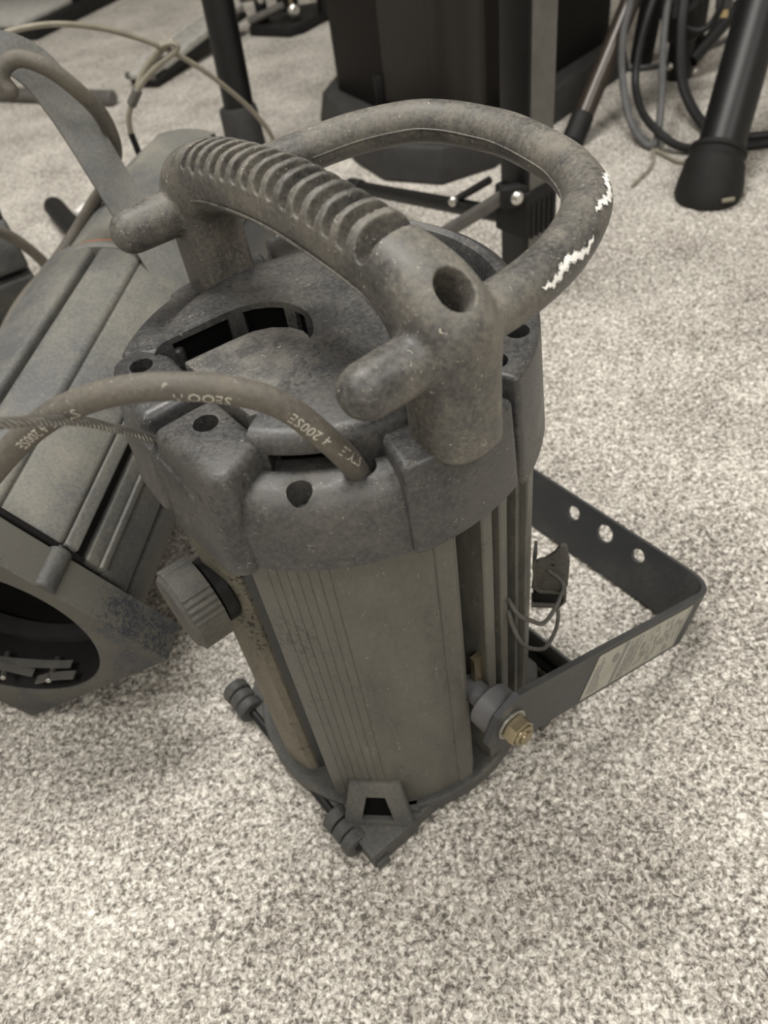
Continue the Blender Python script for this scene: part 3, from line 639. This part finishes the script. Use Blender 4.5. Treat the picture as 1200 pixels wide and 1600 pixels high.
# ================================================================== second light lying on its side
E1 = Vector((0.8066, -0.2205, 0.5485)); E2 = Vector((0.5411, -0.0983, -0.8352)); D2 = Vector((0.2381, 0.9704, 0.04))
rot2 = Matrix((( E1.x, E2.x, D2.x, 0), (E1.y, E2.y, D2.y, 0), (E1.z, E2.z, D2.z, 0), (0, 0, 0, 1)))
L2 = thing('stage_light', 'long grey stage light lying on its side, open square front towards the knob', 'stage light', (-0.300, 0.36, 0.1325), rot2)
def P2(name, bm, mat, parent=None, angle=35): return finish(bm, name, mat, parent or L2, angle)
hs = 0.0957
bm = bmesh.new(); box(bm, (0, 0, 0.0155), (2 * hs, 2 * hs, 0.031), 0.0018, None, 2); FR = P2('front_frame', bm, 'frameblue')
c = bmesh.new(); cyl(c, (0, 0, -0.01), (0, 0, 0.05), 0.084, 64); cut(FR, c)
bm = bmesh.new(); cyl(bm, (hs - 0.004, -0.006, 0.001), (hs - 0.004, -0.006, 0.033), 0.0085, 20, 0.001); P2('screw_boss', bm, 'frame', FR)
bm = bmesh.new(); cyl(bm, (hs - 0.003, -0.006, 0.0325), (hs - 0.003, -0.006, 0.036), 0.0055, 16, 0.0008); P2('screw', bm, 'blackmetal', FR)
bm = bmesh.new(); tube(bm, [(hs - 0.002, 0.01, 0.035), (hs - 0.002, -0.088, 0.035)], 0.0028, 8); P2('frame_rod', bm, 'blackmetal', FR)
# inside of the barrel: stepped rings and the lens carrier
bm = bmesh.new(); lathe(bm, [(0.0835, 0.002), (0.0875, 0.002), (0.0875, 0.30), (0.0835, 0.30), (0.0835, 0.002)], 56); P2('barrel_liner', bm, 'blackmatte')
for zz, r_in in ((0.045, 0.074), (0.085, 0.070), (0.20, 0.066)):
    bm = bmesh.new(); lathe(bm, [(r_in, zz), (0.084, zz), (0.084, zz + 0.012), (r_in, zz + 0.012), (r_in, zz)], 56); P2('inner_ring', bm, 'plinth' if zz < 0.06 else 'blackmatte')
bm = bmesh.new(); lathe(bm, [(0, 0.226), (0.05, 0.221), (0.07, 0.215), (0.07, 0.235), (0, 0.235)], 40); P2('lens', bm, 'lens')
for z0, t0, t1 in ((0.006, 92, 122), (0.018, 100, 150), (0.012, 126, 165)):
    bm = bmesh.new(); strip(bm, [(0.0765 * math.cos(rad(t0 + (t1 - t0) * k / 12)) * (1 - 0.06 * math.sin(PI * k / 12)), 0.0765 * math.sin(rad(t0 + (t1 - t0) * k / 12)) * (1 - 0.06 * math.sin(PI * k / 12)), z0) for k in range(13)], (0, 0, 1), 0.007, 0.0012); P2('frame_spring', bm, 'greytube', FR)
for t in (110, 141):
    bm = bmesh.new(); cyl(bm, (0.072 * math.cos(rad(t)), 0.072 * math.sin(rad(t)), 0.002), (0.080 * math.cos(rad(t + 6)), 0.080 * math.sin(rad(t + 6)), 0.028), 0.0022, 10, 0.0004); P2('spring_post', bm, 'steel', FR)
def panel2(t0, t1, r, z0=0.036, z1=0.355, mat='barrel', bev=0.004, name='barrel_panel', inner=0.0880):
    bm = bmesh.new(); n = max(3, int(abs(t1 - t0) / 3)); prism(bm, wedge(inner, r, t0, t1, n), z0, z1, bev, 3); return P2(name, bm, mat, None, 40)
bm = bmesh.new(); lathe(bm, [(0.0, 0.30), (0.0875, 0.30), (0.0875, 0.033), (0.0905, 0.033), (0.0905, 0.36), (0, 0.36)], 56); P2('barrel_core', bm, 'blackmatte')
panel2(-33, -4.5, 0.0985); panel2(-4.5, 1.2, 0.1005, bev=0.001, name='barrel_rail'); panel2(6.5, 12.8, 0.098, bev=0.001, name='barrel_rail'); panel2(12.8, 16, 0.1005, bev=0.001, name='barrel_rail')
panel2(16, 33.6, 0.0985); panel2(35.5, 75, 0.0985); panel2(77, 120, 0.0985); panel2(-54.5, -31.5, 0.1025, bev=0.006); panel2(-100, -58, 0.1035, bev=0.008); panel2(-150, -104, 0.1, bev=0.006); panel2(122, 205, 0.0985)
bm = bmesh.new(); lathe(bm, [(0.088, 0.358), (0.1015, 0.358), (0.1025, 0.3605), (0.1015, 0.363), (0.088, 0.363), (0.088, 0.358)], 64); P2('orange_gasket', bm, 'orange')
bm = bmesh.new(); lathe(bm, [(0.088, 0.346), (0.1035, 0.346), (0.105, 0.349), (0.105, 0.354), (0.1035, 0.357), (0.088, 0.357), (0.088, 0.346)], 64); P2('clamp_band', bm, 'yoke2')
# rear housing, fluted and rounded at the back
def flute(t0, t1, r, z0, z1):
    bm = bmesh.new(); zs = [z0] + [z0 + (z1 - z0) * f for f in (0.15, 0.5, 0.75, 0.87, 0.94, 0.98, 1.0)]
    sc_ = [1, 1, 1, 1, 0.97, 0.90, 0.80, 0.62]; rows = []
    o_ = wedge(0.04, r, t0, t1, 6)
    for z, s in zip(zs, sc_): rows.append([bm.verts.new((x * s, y * s, z)) for x, y in o_])
    nn = len(o_)
    for a, b in zip(rows, rows[1:]):
        for k in range(nn): bm.faces.new((a[k], a[(k + 1) % nn], b[(k + 1) % nn], b[k]))
    bm.faces.new(rows[0][::-1]); bm.faces.new(rows[-1]); P2('rear_flute', bm, 'barrel', None, 40)
for t0, t1, r in ((-30, 10, 0.097), (12, 50, 0.095), (52, 95, 0.097), (97, 140, 0.095), (142, 185, 0.097), (-70, -33, 0.100), (-112, -73, 0.095), (-155, -115, 0.097)): flute(t0, t1, r, 0.364, 0.640)
bm = bmesh.new(); lathe(bm, [(0, 0.36), (0.088, 0.36), (0.086, 0.6), (0.06, 0.630), (0, 0.632)], 48); P2('rear_core', bm, 'blackmatte')
# yoke of the lying light: bar rising over the body and bending away to the left
inv = (Matrix.Translation((-0.300, 0.36, 0.1325)) @ rot2).inverted()
YW = [(-0.112, 0.628, 0.128), (-0.128, 0.644, 0.160), (-0.144, 0.660, 0.192), (-0.156, 0.672, 0.222), (-0.170, 0.690, 0.258), (-0.185, 0.708, 0.296), (-0.197, 0.722, 0.330), (-0.209, 0.734, 0.360), (-0.221, 0.738, 0.385), (-0.240, 0.735, 0.403), (-0.268, 0.728, 0.412), (-0.31, 0.715, 0.412), (-0.37, 0.70, 0.40)]
yw = [inv @ p for p in spline(YW, 6)]
wv = inv.to_3x3() @ Vector((0.72, 0.60, 0.34))
bm = bmesh.new(); strip(bm, yw, wv, 0.034, 0.0050); P2('yoke', bm, 'yoke2', None, 30)
bm = bmesh.new(); q = inv @ Vector((-0.140, 0.655, 0.180)); cyl(bm, q, q.normalized() * 0 + Vector((q.x * 0.72, q.y * 0.72, q.z)), 0.012, 20, 0.001); P2('pivot_bolt', bm, 'greymetal')
# its cord, hooked at the top and running down the left side
CA = [(-0.2335, 0.695, 0.383), (-0.2365, 0.697, 0.391), (-0.232, 0.700, 0.3985), (-0.219, 0.703, 0.4015), (-0.201, 0.703, 0.392), (-0.187, 0.708, 0.373), (-0.178, 0.722, 0.346), (-0.184, 0.750, 0.309), (-0.212, 0.800, 0.266), (-0.241, 0.822, 0.238), (-0.272, 0.822, 0.210), (-0.305, 0.802, 0.186), (-0.336, 0.780, 0.169), (-0.356, 0.740, 0.155), (-0.375, 0.690, 0.130), (-0.40, 0.62, 0.08), (-0.43, 0.55, 0.02)]
bm = bmesh.new(); tube(bm, [inv @ p for p in spline(CA, 8)], 0.0066, 14, round_end=(True, True)); P2('power_cord', bm, 'cable')

# ================================================================== third light, only its corner in view at the left edge
rot3 = Matrix.Rotation(rad(-58), 4, 'Z') @ Matrix.Rotation(rad(90), 4, 'X')
L3 = thing('stage_light', 'dark stage light body cut off by the left picture edge', 'stage light', (-0.455, 1.075, 0.098), Matrix.Rotation(rad(205), 4, 'Z') @ Matrix.Rotation(rad(90), 4, 'Y'))
def P3(name, bm, mat, angle=40): return finish(bm, name, mat, L3, angle)
bm = bmesh.new(); lathe(bm, [(0, 0.0), (0.085, 0.0), (0.085, 0.36), (0, 0.36)], 48); P3('barrel_core', bm, 'blackmatte')
for k in range(8):
    bm = bmesh.new(); prism(bm, wedge(0.05, 0.097, k * 45 + 3, k * 45 + 42, 8), -0.012, 0.34, 0.008, 3); P3('barrel_panel', bm, 'frame')
bm = bmesh.new(); lathe(bm, [(0.080, 0.34), (0.099, 0.34), (0.099, 0.352), (0.080, 0.352), (0.080, 0.34)], 48); P3('front_frame', bm, 'frame')

# loose cord over the third light and a peg-shaped weight behind
bm = bmesh.new(); tube(bm, spline([(-0.47, 0.93, 0.19), (-0.43, 0.945, 0.185), (-0.405, 0.965, 0.165), (-0.388, 0.985, 0.125), (-0.374, 1.0, 0.07), (-0.36, 1.02, 0.012), (-0.34, 1.06, 0.008)], 8), 0.0068, 12, round_end=(True, True)); o = finish(bm, 'power_cord', 'cable'); tag(o, 'short dusty black cord draped over the light at the left edge', 'cord')
bm = bmesh.new(); tube(bm, spline([(-0.475, 1.385, 0.020), (-0.440, 1.315, 0.019), (-0.395, 1.230, 0.018), (-0.355, 1.16, 0.018)], 6), 0.0175, 16, round_end=(True, True))
o = finish(bm, 'foam_handle', 'blackmatte'); tag(o, 'short round-ended dark grip lying on carpet behind the lying light', 'grip')
bm = bmesh.new(); prism(bm, [(-0.43, 1.335), (-0.408, 1.325), (-0.396, 1.352), (-0.418, 1.362)], 0.0, 0.028, 0.002, 2); o = finish(bm, 'plastic_tag', 'white'); tag(o, 'small white plastic tag on the carpet beside the dark grip', 'tag')

# ================================================================== thin safety wire with clasp, over the lying light
TW = [(-0.400, 0.99, 0.330), (-0.345, 1.000, 0.353), (-0.306, 1.000, 0.361), (-0.263, 1.020, 0.356), (-0.217, 1.050, 0.336), (-0.170, 1.080, 0.304), (-0.134, 1.100, 0.270), (-0.104, 1.120, 0.231), (-0.079, 1.140, 0.190), (-0.063, 1.160, 0.142), (-0.055, 1.17, 0.06), (-0.06, 1.18, 0.008), (-0.10, 1.20, 0.006)]
WIRE = thing('safety_wire', 'thin pale sheathed safety wire arching behind the lying light', 'wire', (-0.06, 1.18, 0.0))
def PW(name, bm, mat): 
    bmesh.ops.translate(bm, vec=(0.06, -1.18, 0.0), verts=bm.verts); return finish(bm, name, mat, WIRE)
bm = bmesh.new(); tube(bm, spline(TW, 8), 0.0032, 10, round_end=(True, True)); PW('wire', bm, 'thincable')
CLW = [(-0.172, 1.080, 0.304), (-0.156, 1.080, 0.305), (-0.150, 1.080, 0.300), (-0.158, 1.080, 0.294), (-0.185, 1.080, 0.281), (-0.206, 1.080, 0.267), (-0.225, 1.080, 0.247), (-0.235, 1.080, 0.230), (-0.238, 1.080, 0.207), (-0.236, 1.080, 0.18)]
bm = bmesh.new(); tube(bm, spline(CLW, 8), 0.0036, 10, round_end=(True, True)); PW('clasp_loop', bm, 'thincable')
bm = bmesh.new(); tube(bm, spline([(-0.156, 1.084, 0.306), (-0.180, 1.088, 0.293), (-0.199, 1.088, 0.279), (-0.212, 1.084, 0.264)], 6), 0.0042, 10, round_end=(True, True)); PW('clasp_loop', bm, 'thincable')
bm = bmesh.new(); cyl(bm, (-0.212, 1.081, 0.262), (-0.226, 1.08, 0.246), 0.0062, 12, 0.001); PW('crimp_sleeve', bm, 'greytube')
bm = bmesh.new(); cyl(bm, (-0.238, 1.08, 0.215), (-0.236, 1.08, 0.18), 0.0042, 10, 0.001); PW('end_sleeve', bm, 'blackmatte')

# ================================================================== loudspeaker
SPK = thing('loudspeaker', 'tall black loudspeaker with perforated grille on a grey plinth, behind the loop handle', 'loudspeaker', (0.30, 1.55, 0.0))
def PS(name, bm, mat, parent=None, angle=35):
    bmesh.ops.translate(bm, vec=(-0.30, -1.55, 0.0), verts=bm.verts); return finish(bm, name, mat, parent or SPK, angle)
pl = [(0.007, 1.630), (0.055, 1.400), (0.095, 1.305), (0.185, 1.250), (0.280, 1.280), (0.627, 1.614), (0.45, 1.92), (0.10, 1.86)]
cb = [(0.053, 1.616), (0.127, 1.455), (0.205, 1.335), (0.275, 1.345), (0.585, 1.635), (0.44, 1.86), (0.13, 1.82)]
bm = bmesh.new(); prism(bm, pl, 0.0, 0.035, 0.006, 3, top=[(x + (0.3 - x) * 0.05, y + (1.58 - y) * 0.05, 0.055) for x, y in pl]); PS('plinth', bm, 'plinth')
bm = bmesh.new(); prism(bm, cb, 0.05, 0.72, 0.004, 2); CAB = PS('cabinet', bm, 'cabinet')
bm = bmesh.new(); gp = [(0.1265, 1.4535), (0.2045, 1.3335), (0.2755, 1.3435), (0.285, 1.353), (0.28, 1.37), (0.21, 1.36), (0.14, 1.465)]; prism(bm, gp, 0.075, 0.700, 0.002, 1); PS('grille', bm, 'grille')
bm = bmesh.new(); box(bm, (0.118, 1.462, 0.09), (0.016, 0.012, 0.05), 0.002); PS('grille_clip', bm, 'blackmetal')
bm = bmesh.new(); prism(bm, [(x * 1.0, y) for x, y in cb], 0.725, 0.745, 0.006, 2); PS('top_cap', bm, 'plinth')

# ================================================================== stand with the square post
ST = thing('speaker_stand', 'stand with square black post, collar and round steel rivets, behind the handle loop', 'stand', (0.237, 0.91, 0.0))
def PT(name, bm, mat, angle=35):
    bmesh.ops.translate(bm, vec=(-0.237, -0.91, 0.0), verts=bm.verts); return finish(bm, name, mat, ST, angle)
qa = Matrix.Translation((0.237, 0.91, 0)) @ Matrix.Rotation(rad(33), 4, 'Z')
bm = bmesh.new(); box(bm, (0, 0, 0.48), (0.044, 0.044, 0.92), 0.003, qa); PT('square_post', bm, 'blackmetal')
bm = bmesh.new(); box(bm, (0.0, -0.0225, 0.48), (0.038, 0.0022, 0.90), 0.0005, qa); PT('grey_face', bm, 'greytube')
bm = bmesh.new(); box(bm, (0, 0, 0.112), (0.054, 0.054, 0.058), 0.003, qa)
for k in range(5): box(bm, (-0.018 + k * 0.009, -0.0275, 0.105), (0.0035, 0.003, 0.044), 0.0006, qa)
PT('collar', bm, 'blackmatte')
bm = bmesh.new(); ellipsoid(bm, (0.2185, 0.8785, 0.1365), (0.0085, 0.006, 0.0085)); PT('rivet', bm, 'chrome')
bm = bmesh.new(); box(bm, (0.217, 0.887, 0.136), (0.034, 0.016, 0.026), 0.003); PT('rivet_lug', bm, 'blackmatte')
def leg(a, b, r, mat='blackmetal', foot=True):
    bm = bmesh.new(); cyl(bm, a, b, r, 16, 0.001); PT('leg', bm, mat)
    if foot:
        a_, b_ = Vector(a), Vector(b); d = (b_ - a_).normalized(); bm = bmesh.new(); cyl(bm, b_ - d * 0.03, b_ + d * 0.004, r + 0.003, 16, 0.002); PT('foot_cap', bm, 'blackmatte')
leg((0.228, 0.930, 0.088), (0.040, 1.275, 0.014), 0.0105)
leg((0.214, 0.900, 0.134), (0.085, 1.010, 0.013), 0.0088, 'greytube')
leg((0.250, 0.935, 0.088), (0.306, 0.990, 0.014), 0.0105)
bm = bmesh.new(); cyl(bm, (0.206, 0.975, 0.120), (0.168, 1.036, 0.072), 0.005, 12); PT('brace', bm, 'blackmetal')
bm = bmesh.new(); ellipsoid(bm, (0.166, 1.022, 0.078), (0.0072, 0.005, 0.0072)); PT('rivet', bm, 'chrome')

# ================================================================== glossy pole behind the grip
PO = thing('stand_pole', 'glossy black round pole with dull sleeve, behind the ridged grip', 'pole', (-0.132, 1.473, 0.0))
def PP(name, bm, mat): 
    bmesh.ops.translate(bm, vec=(0.132, -1.473, 0.0), verts=bm.verts); return finish(bm, name, mat, PO)
bm = bmesh.new(); cyl(bm, (-0.132, 1.475, 0.02), (-0.104, 1.62, 0.95), 0.0265, 28, 0.002); PP('tube', bm, 'blackmetal')
bm = bmesh.new(); lathe(bm, [(0, 0.0), (0.036, 0.0), (0.036, 0.02), (0.0335, 0.095), (0.031, 0.099), (0, 0.099)], 28, Matrix.Translation((-0.132, 1.475, 0.0)) @ Matrix.Rotation(rad(-6), 4, 'X')); PP('foot_sleeve', bm, 'plinth')

# ================================================================== slim leaning tube in front of the loudspeaker's right side
RO = thing('leaning_tube', 'slim brownish black tube leaning up beside the loudspeaker', 'tube', (0.421, 1.317, 0.0))
def PR(name, bm, mat):
    bmesh.ops.translate(bm, vec=(-0.421, -1.317, 0.0), verts=bm.verts); return finish(bm, name, mat, RO)
bm = bmesh.new(); cyl(bm, (0.427, 1.323, 0.008), (0.630, 1.523, 0.273), 0.0165, 20, 0.001); PR('tube', bm, 'greybrown' if 'greybrown' in M else 'blackmetal')
bm = bmesh.new(); cyl(bm, (0.421, 1.317, 0.004), (0.447, 1.343, 0.038), 0.0195, 20, 0.003); PR('rubber_foot', bm, 'blackmatte')

# ================================================================== thick leg with rubber boot at the right
LG = thing('tripod_leg', 'thick black tripod leg with bulky rubber boot at the right edge', 'tripod leg', (0.548, 1.055, 0.0))
def PL(name, bm, mat, parent=None):
    bmesh.ops.translate(bm, vec=(-0.548, -1.055, 0.0), verts=bm.verts); return finish(bm, name, mat, parent or LG)
ld = Vector((0.108, 0.160, 0.175)).normalized(); lo = Vector((0.548, 1.062, 0.0))
bm = bmesh.new(); cyl(bm, lo + ld * 0.03, lo + ld * 0.95, 0.0335, 32, 0.002); PL('tube', bm, 'blackmetal')
qb = Matrix.Translation(lo)
tz = ld.to_track_quat('Z', 'Y').to_matrix().to_4x4()
bm = bmesh.new(); rows = []
for (zf, r, tl) in ((0.0, 0.0455, 0), (0.005, 0.048, 0), (0.018, 0.0465, 0.15), (0.030, 0.0435, 0.5), (0.038, 0.0425, 0.9), (0.041, 0.0385, 1.0), (0.047, 0.0385, 1.0), (0.049, 0.041, 1.0), (0.054, 0.0405, 1.0), (0.056, 0.035, 1.0)):
    c0 = lo + Vector((ld.x * zf * 0.8, ld.y * zf * 0.8, zf)); ring = []
    nrm = Vector((0, 0, 1)).lerp(ld, tl).normalized(); ex = Vector((1, 0, 0)); ex = (ex - nrm * ex.dot(nrm)).normalized(); ey = nrm.cross(ex)
    for k in range(32):
        a = 2 * PI * k / 32; ring.append(bm.verts.new(c0 + ex * (r * math.cos(a)) + ey * (r * math.sin(a))))
    rows.append(ring)
for a, b in zip(rows, rows[1:]):
    for k in range(32): bm.faces.new((a[k], a[(k + 1) % 32], b[(k + 1) % 32], b[k]))
bm.faces.new(rows[0][::-1]); bm.faces.new(rows[-1])
BOOT = PL('rubber_boot', bm, 'blackmatte')
bm = bmesh.new(); box(bm, (0.557, 1.0165, 0.014), (0.018, 0.004, 0.005), 0.0008); PL('boot_mark', bm, 'thincable', BOOT)
bm = bmesh.new(); lathe(bm, [(0.0405, 0.0), (0.0445, 0.0), (0.0445, 0.006), (0.0405, 0.006), (0.0405, 0.0)], 12, Matrix.Translation((0.5620, 1.0830, 0.028)) @ tz, -150, -75); PL('boot_rib', bm, 'plinth', BOOT)

# ================================================================== microphone stand cluster, top right
MS = thing('boom_stand', 'black boom stand base with angled brace amid hanging cords', 'stand', (0.69, 1.55, 0.0))
def PM(name, bm, mat, parent=None):
    bmesh.ops.translate(bm, vec=(-0.69, -1.55, 0.0), verts=bm.verts); return finish(bm, name, mat, parent or MS)
bm = bmesh.new(); cyl(bm, (0.690, 1.535, 0.0), (0.70, 1.56, 0.60), 0.024, 20, 0.002); PM('upright', bm, 'blackmetal')
bm = bmesh.new(); cyl(bm, (0.732, 1.575, 0.02), (0.735, 1.60, 0.60), 0.016, 18, 0.002); PM('upright', bm, 'blackmetal')
bm = bmesh.new(); cyl(bm, (0.660, 1.65, 0.0), (0.665, 1.62, 0.20), 0.022, 18, 0.003); PM('leg', bm, 'blackmatte')
bm = bmesh.new(); cyl(bm, (0.705, 1.52, 0.030), (0.85, 1.60, 0.118), 0.0125, 14, 0.001); PM('brace', bm, 'blackmetal')
bm = bmesh.new(); cyl(bm, (0.640, 1.46, 0.150), (0.665, 1.47, 0.095), 0.034, 20, 0.006); PM('clamp_block', bm, 'blackmatte')
bm = bmesh.new(); ellipsoid(bm, (0.664, 1.518, 0.028), (0.006, 0.005, 0.007)); PM('rivet', bm, 'chrome')
bm = bmesh.new(); ellipsoid(bm, (0.716, 1.525, 0.010), (0.007, 0.005, 0.006)); PM('rivet', bm, 'chrome')
bm = bmesh.new(); cyl(bm, (0.716, 1.452, 0.128), (0.720, 1.462, 0.17), 0.014, 16, 0.002); PLUG = PM('plug_body', bm, 'greycord')
bm = bmesh.new(); cyl(bm, (0.7145, 1.449, 0.116), (0.716, 1.452, 0.128), 0.0095, 14, 0.001); PM('plug_tip', bm, 'gold', PLUG)
def cord(pts, r, mat, label):
    bm = bmesh.new(); tube(bm, spline(pts, 8), r, 10, round_end=(True, True)); o = finish(bm, 'cord', mat); tag(o, label, 'cord')
cord([(0.545, 1.43, 0.30), (0.538, 1.415, 0.235), (0.532, 1.400, 0.180), (0.518, 1.382, 0.132), (0.515, 1.360, 0.081), (0.516, 1.31, 0.030), (0.526, 1.262, 0.008), (0.537, 1.248, 0.008), (0.547, 1.262, 0.026), (0.563, 1.305, 0.064), (0.595, 1.400, 0.115), (0.62, 1.46, 0.16)], 0.0062, 'greycord', 'grey cord hanging in a long narrow loop left of the boom stand')
cord([(0.60, 1.45, 0.19), (0.571, 1.420, 0.147), (0.554, 1.400, 0.102), (0.543, 1.370, 0.061), (0.533, 1.300, 0.040), (0.543, 1.245, 0.026), (0.566, 1.218, 0.012), (0.605, 1.200, 0.007), (0.655, 1.19, 0.007), (0.72, 1.185, 0.007), (0.9, 1.2, 0.007)], 0.0066, 'thickcord', 'black cord sagging to the carpet and passing behind the tripod leg')
cord([(0.640, 1.44, 0.18), (0.625, 1.405, 0.130), (0.619, 1.365, 0.066), (0.624, 1.322, 0.030), (0.634, 1.264, 0.010), (0.655, 1.225, 0.008), (0.72, 1.21, 0.008), (0.85, 1.25, 0.008)], 0.0085, 'thickcord', 'thick black cord dropping from the clamp block behind the tripod leg')
cord([(0.640, 1.42, 0.118), (0.660, 1.41, 0.114), (0.677, 1.405, 0.124), (0.687, 1.405, 0.145), (0.694, 1.420, 0.175), (0.70, 1.44, 0.24)], 0.0058, 'thickcord', 'short black cord curving up right of the clamp block')
cord([(0.56, 1.66, 0.006), (0.60, 1.625, 0.006), (0.65, 1.600, 0.006), (0.70, 1.608, 0.006), (0.78, 1.64, 0.006), (0.88, 1.69, 0.006), (1.0, 1.70, 0.006)], 0.0045, 'greycord', 'thin grey cord crossing the carpet behind the boom stand')
cord([(0.530, 1.236, 0.006), (0.520, 1.205, 0.004), (0.505, 1.178, 0.004), (0.477, 1.148, 0.004), (0.46, 1.13, 0.004)], 0.0022, 'thincable', 'very thin pale wire end left of the boot on the carpet')
cord([(0.535, 1.236, 0.005), (0.545, 1.200, 0.004), (0.557, 1.178, 0.004), (0.60, 1.165, 0.004), (0.66, 1.17, 0.004)], 0.0024, 'thincable', 'very thin pale wire running behind the rubber boot')

# ================================================================== drum pedal and hardware in the far background
PD = thing('drum_pedal', 'slotted light grey metal drum pedal lying behind the black pole', 'drum pedal', (-0.39, 2.03, 0.0))
def PDp(name, bm, mat, parent=None):
    bmesh.ops.translate(bm, vec=(0.39, -2.03, 0.0), verts=bm.verts); return finish(bm, name, mat, parent or PD)
A = Vector((-0.392, 2.030, 0.026)); Bp = Vector((-0.165, 2.36, 0.062)); dd = (Bp - A); le = dd.length; dx = dd.normalized(); dy = Vector((0, 0, 1)).cross(dx).normalized(); dz = dx.cross(dy)
QD = Matrix(((dx.x, dy.x, dz.x, A.x), (dx.y, dy.y, dz.y, A.y), (dx.z, dy.z, dz.z, A.z), (0, 0, 0, 1)))
bm = bmesh.new()
for sy in (-1, 1): box(bm, (le / 2 + 0.03, sy * 0.036, 0), (le - 0.06, 0.009, 0.016), 0.002, QD)
box(bm, (0.135, 0, -0.002), (0.035, 0.07, 0.008), 0.001, QD); PDp('footboard_frame', bm, 'lightgrey')
bm = bmesh.new(); prism(bm, [(0.0, -0.022), (0.03, -0.034), (0.08, -0.036), (0.08, -0.024), (0.05, -0.020), (0.05, 0.020), (0.08, 0.024), (0.08, 0.036), (0.03, 0.034), (0.0, 0.022)], -0.006, 0.005, 0.002, 2, QD); PDp('heel_plate', bm, 'lightgrey')
for k in range(12):
    bm = bmesh.new(); box(bm, (0.165 + k * 0.018, 0, 0), (0.010, 0.066, 0.010), 0.001, QD); PDp('slat', bm, 'lightgrey')
bm = bmesh.new(); prism(bm, [(0.01, -0.044), (le, -0.044), (le, 0.036), (0.01, 0.036)], -0.024, -0.011, 0.002, 1, QD); PDp('base_plate', bm, 'blackmatte')
bm = bmesh.new(); cyl(bm, QD @ Vector((0.012, -0.042, -0.003)), QD @ Vector((0.012, 0.042, -0.003)), 0.008, 12, 0.001); PDp('heel_hinge', bm, 'greytube')

DH = thing('drum_hardware', 'dark cluster of drum hardware with bright bolts beside the loudspeaker top left', 'drum hardware', (-0.03, 2.30, 0.0))
def PH(name, bm, mat, parent=None):
    bmesh.ops.translate(bm, vec=(0.03, -2.30, 0.0), verts=bm.verts); return finish(bm, name, mat, parent or DH)
bm = bmesh.new(); prism(bm, [(-0.13, 2.31), (-0.03, 2.235), (0.01, 2.25), (0.10, 2.36), (0.08, 2.44), (-0.10, 2.44)], 0.0, 0.022, 0.004, 2); PH('base_plate', bm, 'blackmatte')
bm = bmesh.new(); cyl(bm, (-0.09, 2.34, 0.01), (-0.085, 2.36, 0.40), 0.016, 16, 0.002); PH('upright', bm, 'blackmetal')
bm = bmesh.new(); cyl(bm, (0.075, 2.34, 0.01), (0.085, 2.36, 0.40), 0.022, 16, 0.002); PH('upright', bm, 'blackmetal')
bm = bmesh.new(); cyl(bm, (-0.14, 2.36, 0.075), (0.12, 2.33, 0.085), 0.010, 14, 0.001); PH('axle', bm, 'greytube')
bm = bmesh.new(); cyl(bm, (-0.125, 2.32, 0.030), (-0.03, 2.29, 0.060), 0.010, 14, 0.002); PH('link_rod', bm, 'greytube')
bm = bmesh.new(); box(bm, (-0.02, 2.33, 0.085), (0.055, 0.04, 0.09), 0.006); PH('cam_block', bm, 'blackmetal')
bm = bmesh.new(); cyl(bm, (-0.012, 2.30, 0.05), (-0.010, 2.31, 0.19), 0.0055, 12, 0.001); PH('beater_rod', bm, 'brass')
for q, r in (((-0.008, 2.285, 0.045), 0.016), ((-0.085, 2.31, 0.075), 0.010), ((0.045, 2.29, 0.070), 0.011), ((0.060, 2.30, 0.105), 0.009), ((0.035, 2.29, 0.12), 0.008)):
    bm = bmesh.new(); ellipsoid(bm, q, (r, r * 0.7, r)); PH('wing_bolt', bm, 'chrome')
bm = bmesh.new(); box(bm, (0.03, 2.36, 0.17), (0.16, 0.05, 0.08), 0.008); PH('frame_block', bm, 'blackmatte')
bm = bmesh.new(); cyl(bm, (-0.20, 2.38, 0.16), (-0.11, 2.42, 0.19), 0.013, 14, 0.003); PH('side_arm', bm, 'chrome')

CS = thing('amplifier_case', 'light grey topped black case at the far top left corner', 'amplifier', (-0.85, 2.9, 0.0))
def PC_(name, bm, mat, parent=None):
    bmesh.ops.translate(bm, vec=(0.85, -2.9, 0.0), verts=bm.verts); return finish(bm, name, mat, parent or CS)
bm = bmesh.new(); prism(bm, [(-0.755, 2.645), (-0.50, 3.06), (-0.95, 3.35), (-1.20, 2.90)], 0.0, 0.035, 0.004, 2); PC_('case_body', bm, 'blackmatte')
bm = bmesh.new(); prism(bm, [(-0.79, 2.655), (-0.67, 2.86), (-1.10, 3.14), (-1.21, 2.91)], 0.034, 0.048, 0.003, 2); PC_('top_panel', bm, 'lightgrey')
bm = bmesh.new(); prism(bm, [(-0.66, 2.87), (-0.53, 3.07), (-0.95, 3.33), (-1.08, 3.14)], 0.03, 0.12, 0.004, 2); PC_('control_housing', bm, 'blackmetal')
bm = bmesh.new(); prism(bm, [(-0.606, 2.945), (-0.594, 2.963), (-0.602, 2.969), (-0.614, 2.951)], 0.03, 0.115, 0.001, 1); PC_('edge_stripe', bm, 'lightgrey')

bm = bmesh.new(); cyl(bm, (-0.86, 2.20, 0.016), (-0.44, 1.945, 0.016), 0.0155, 18, 0.002); o = finish(bm, 'metal_tube', 'greytube'); tag(o, 'dull grey round tube lying on the carpet behind the upright yoke', 'tube')
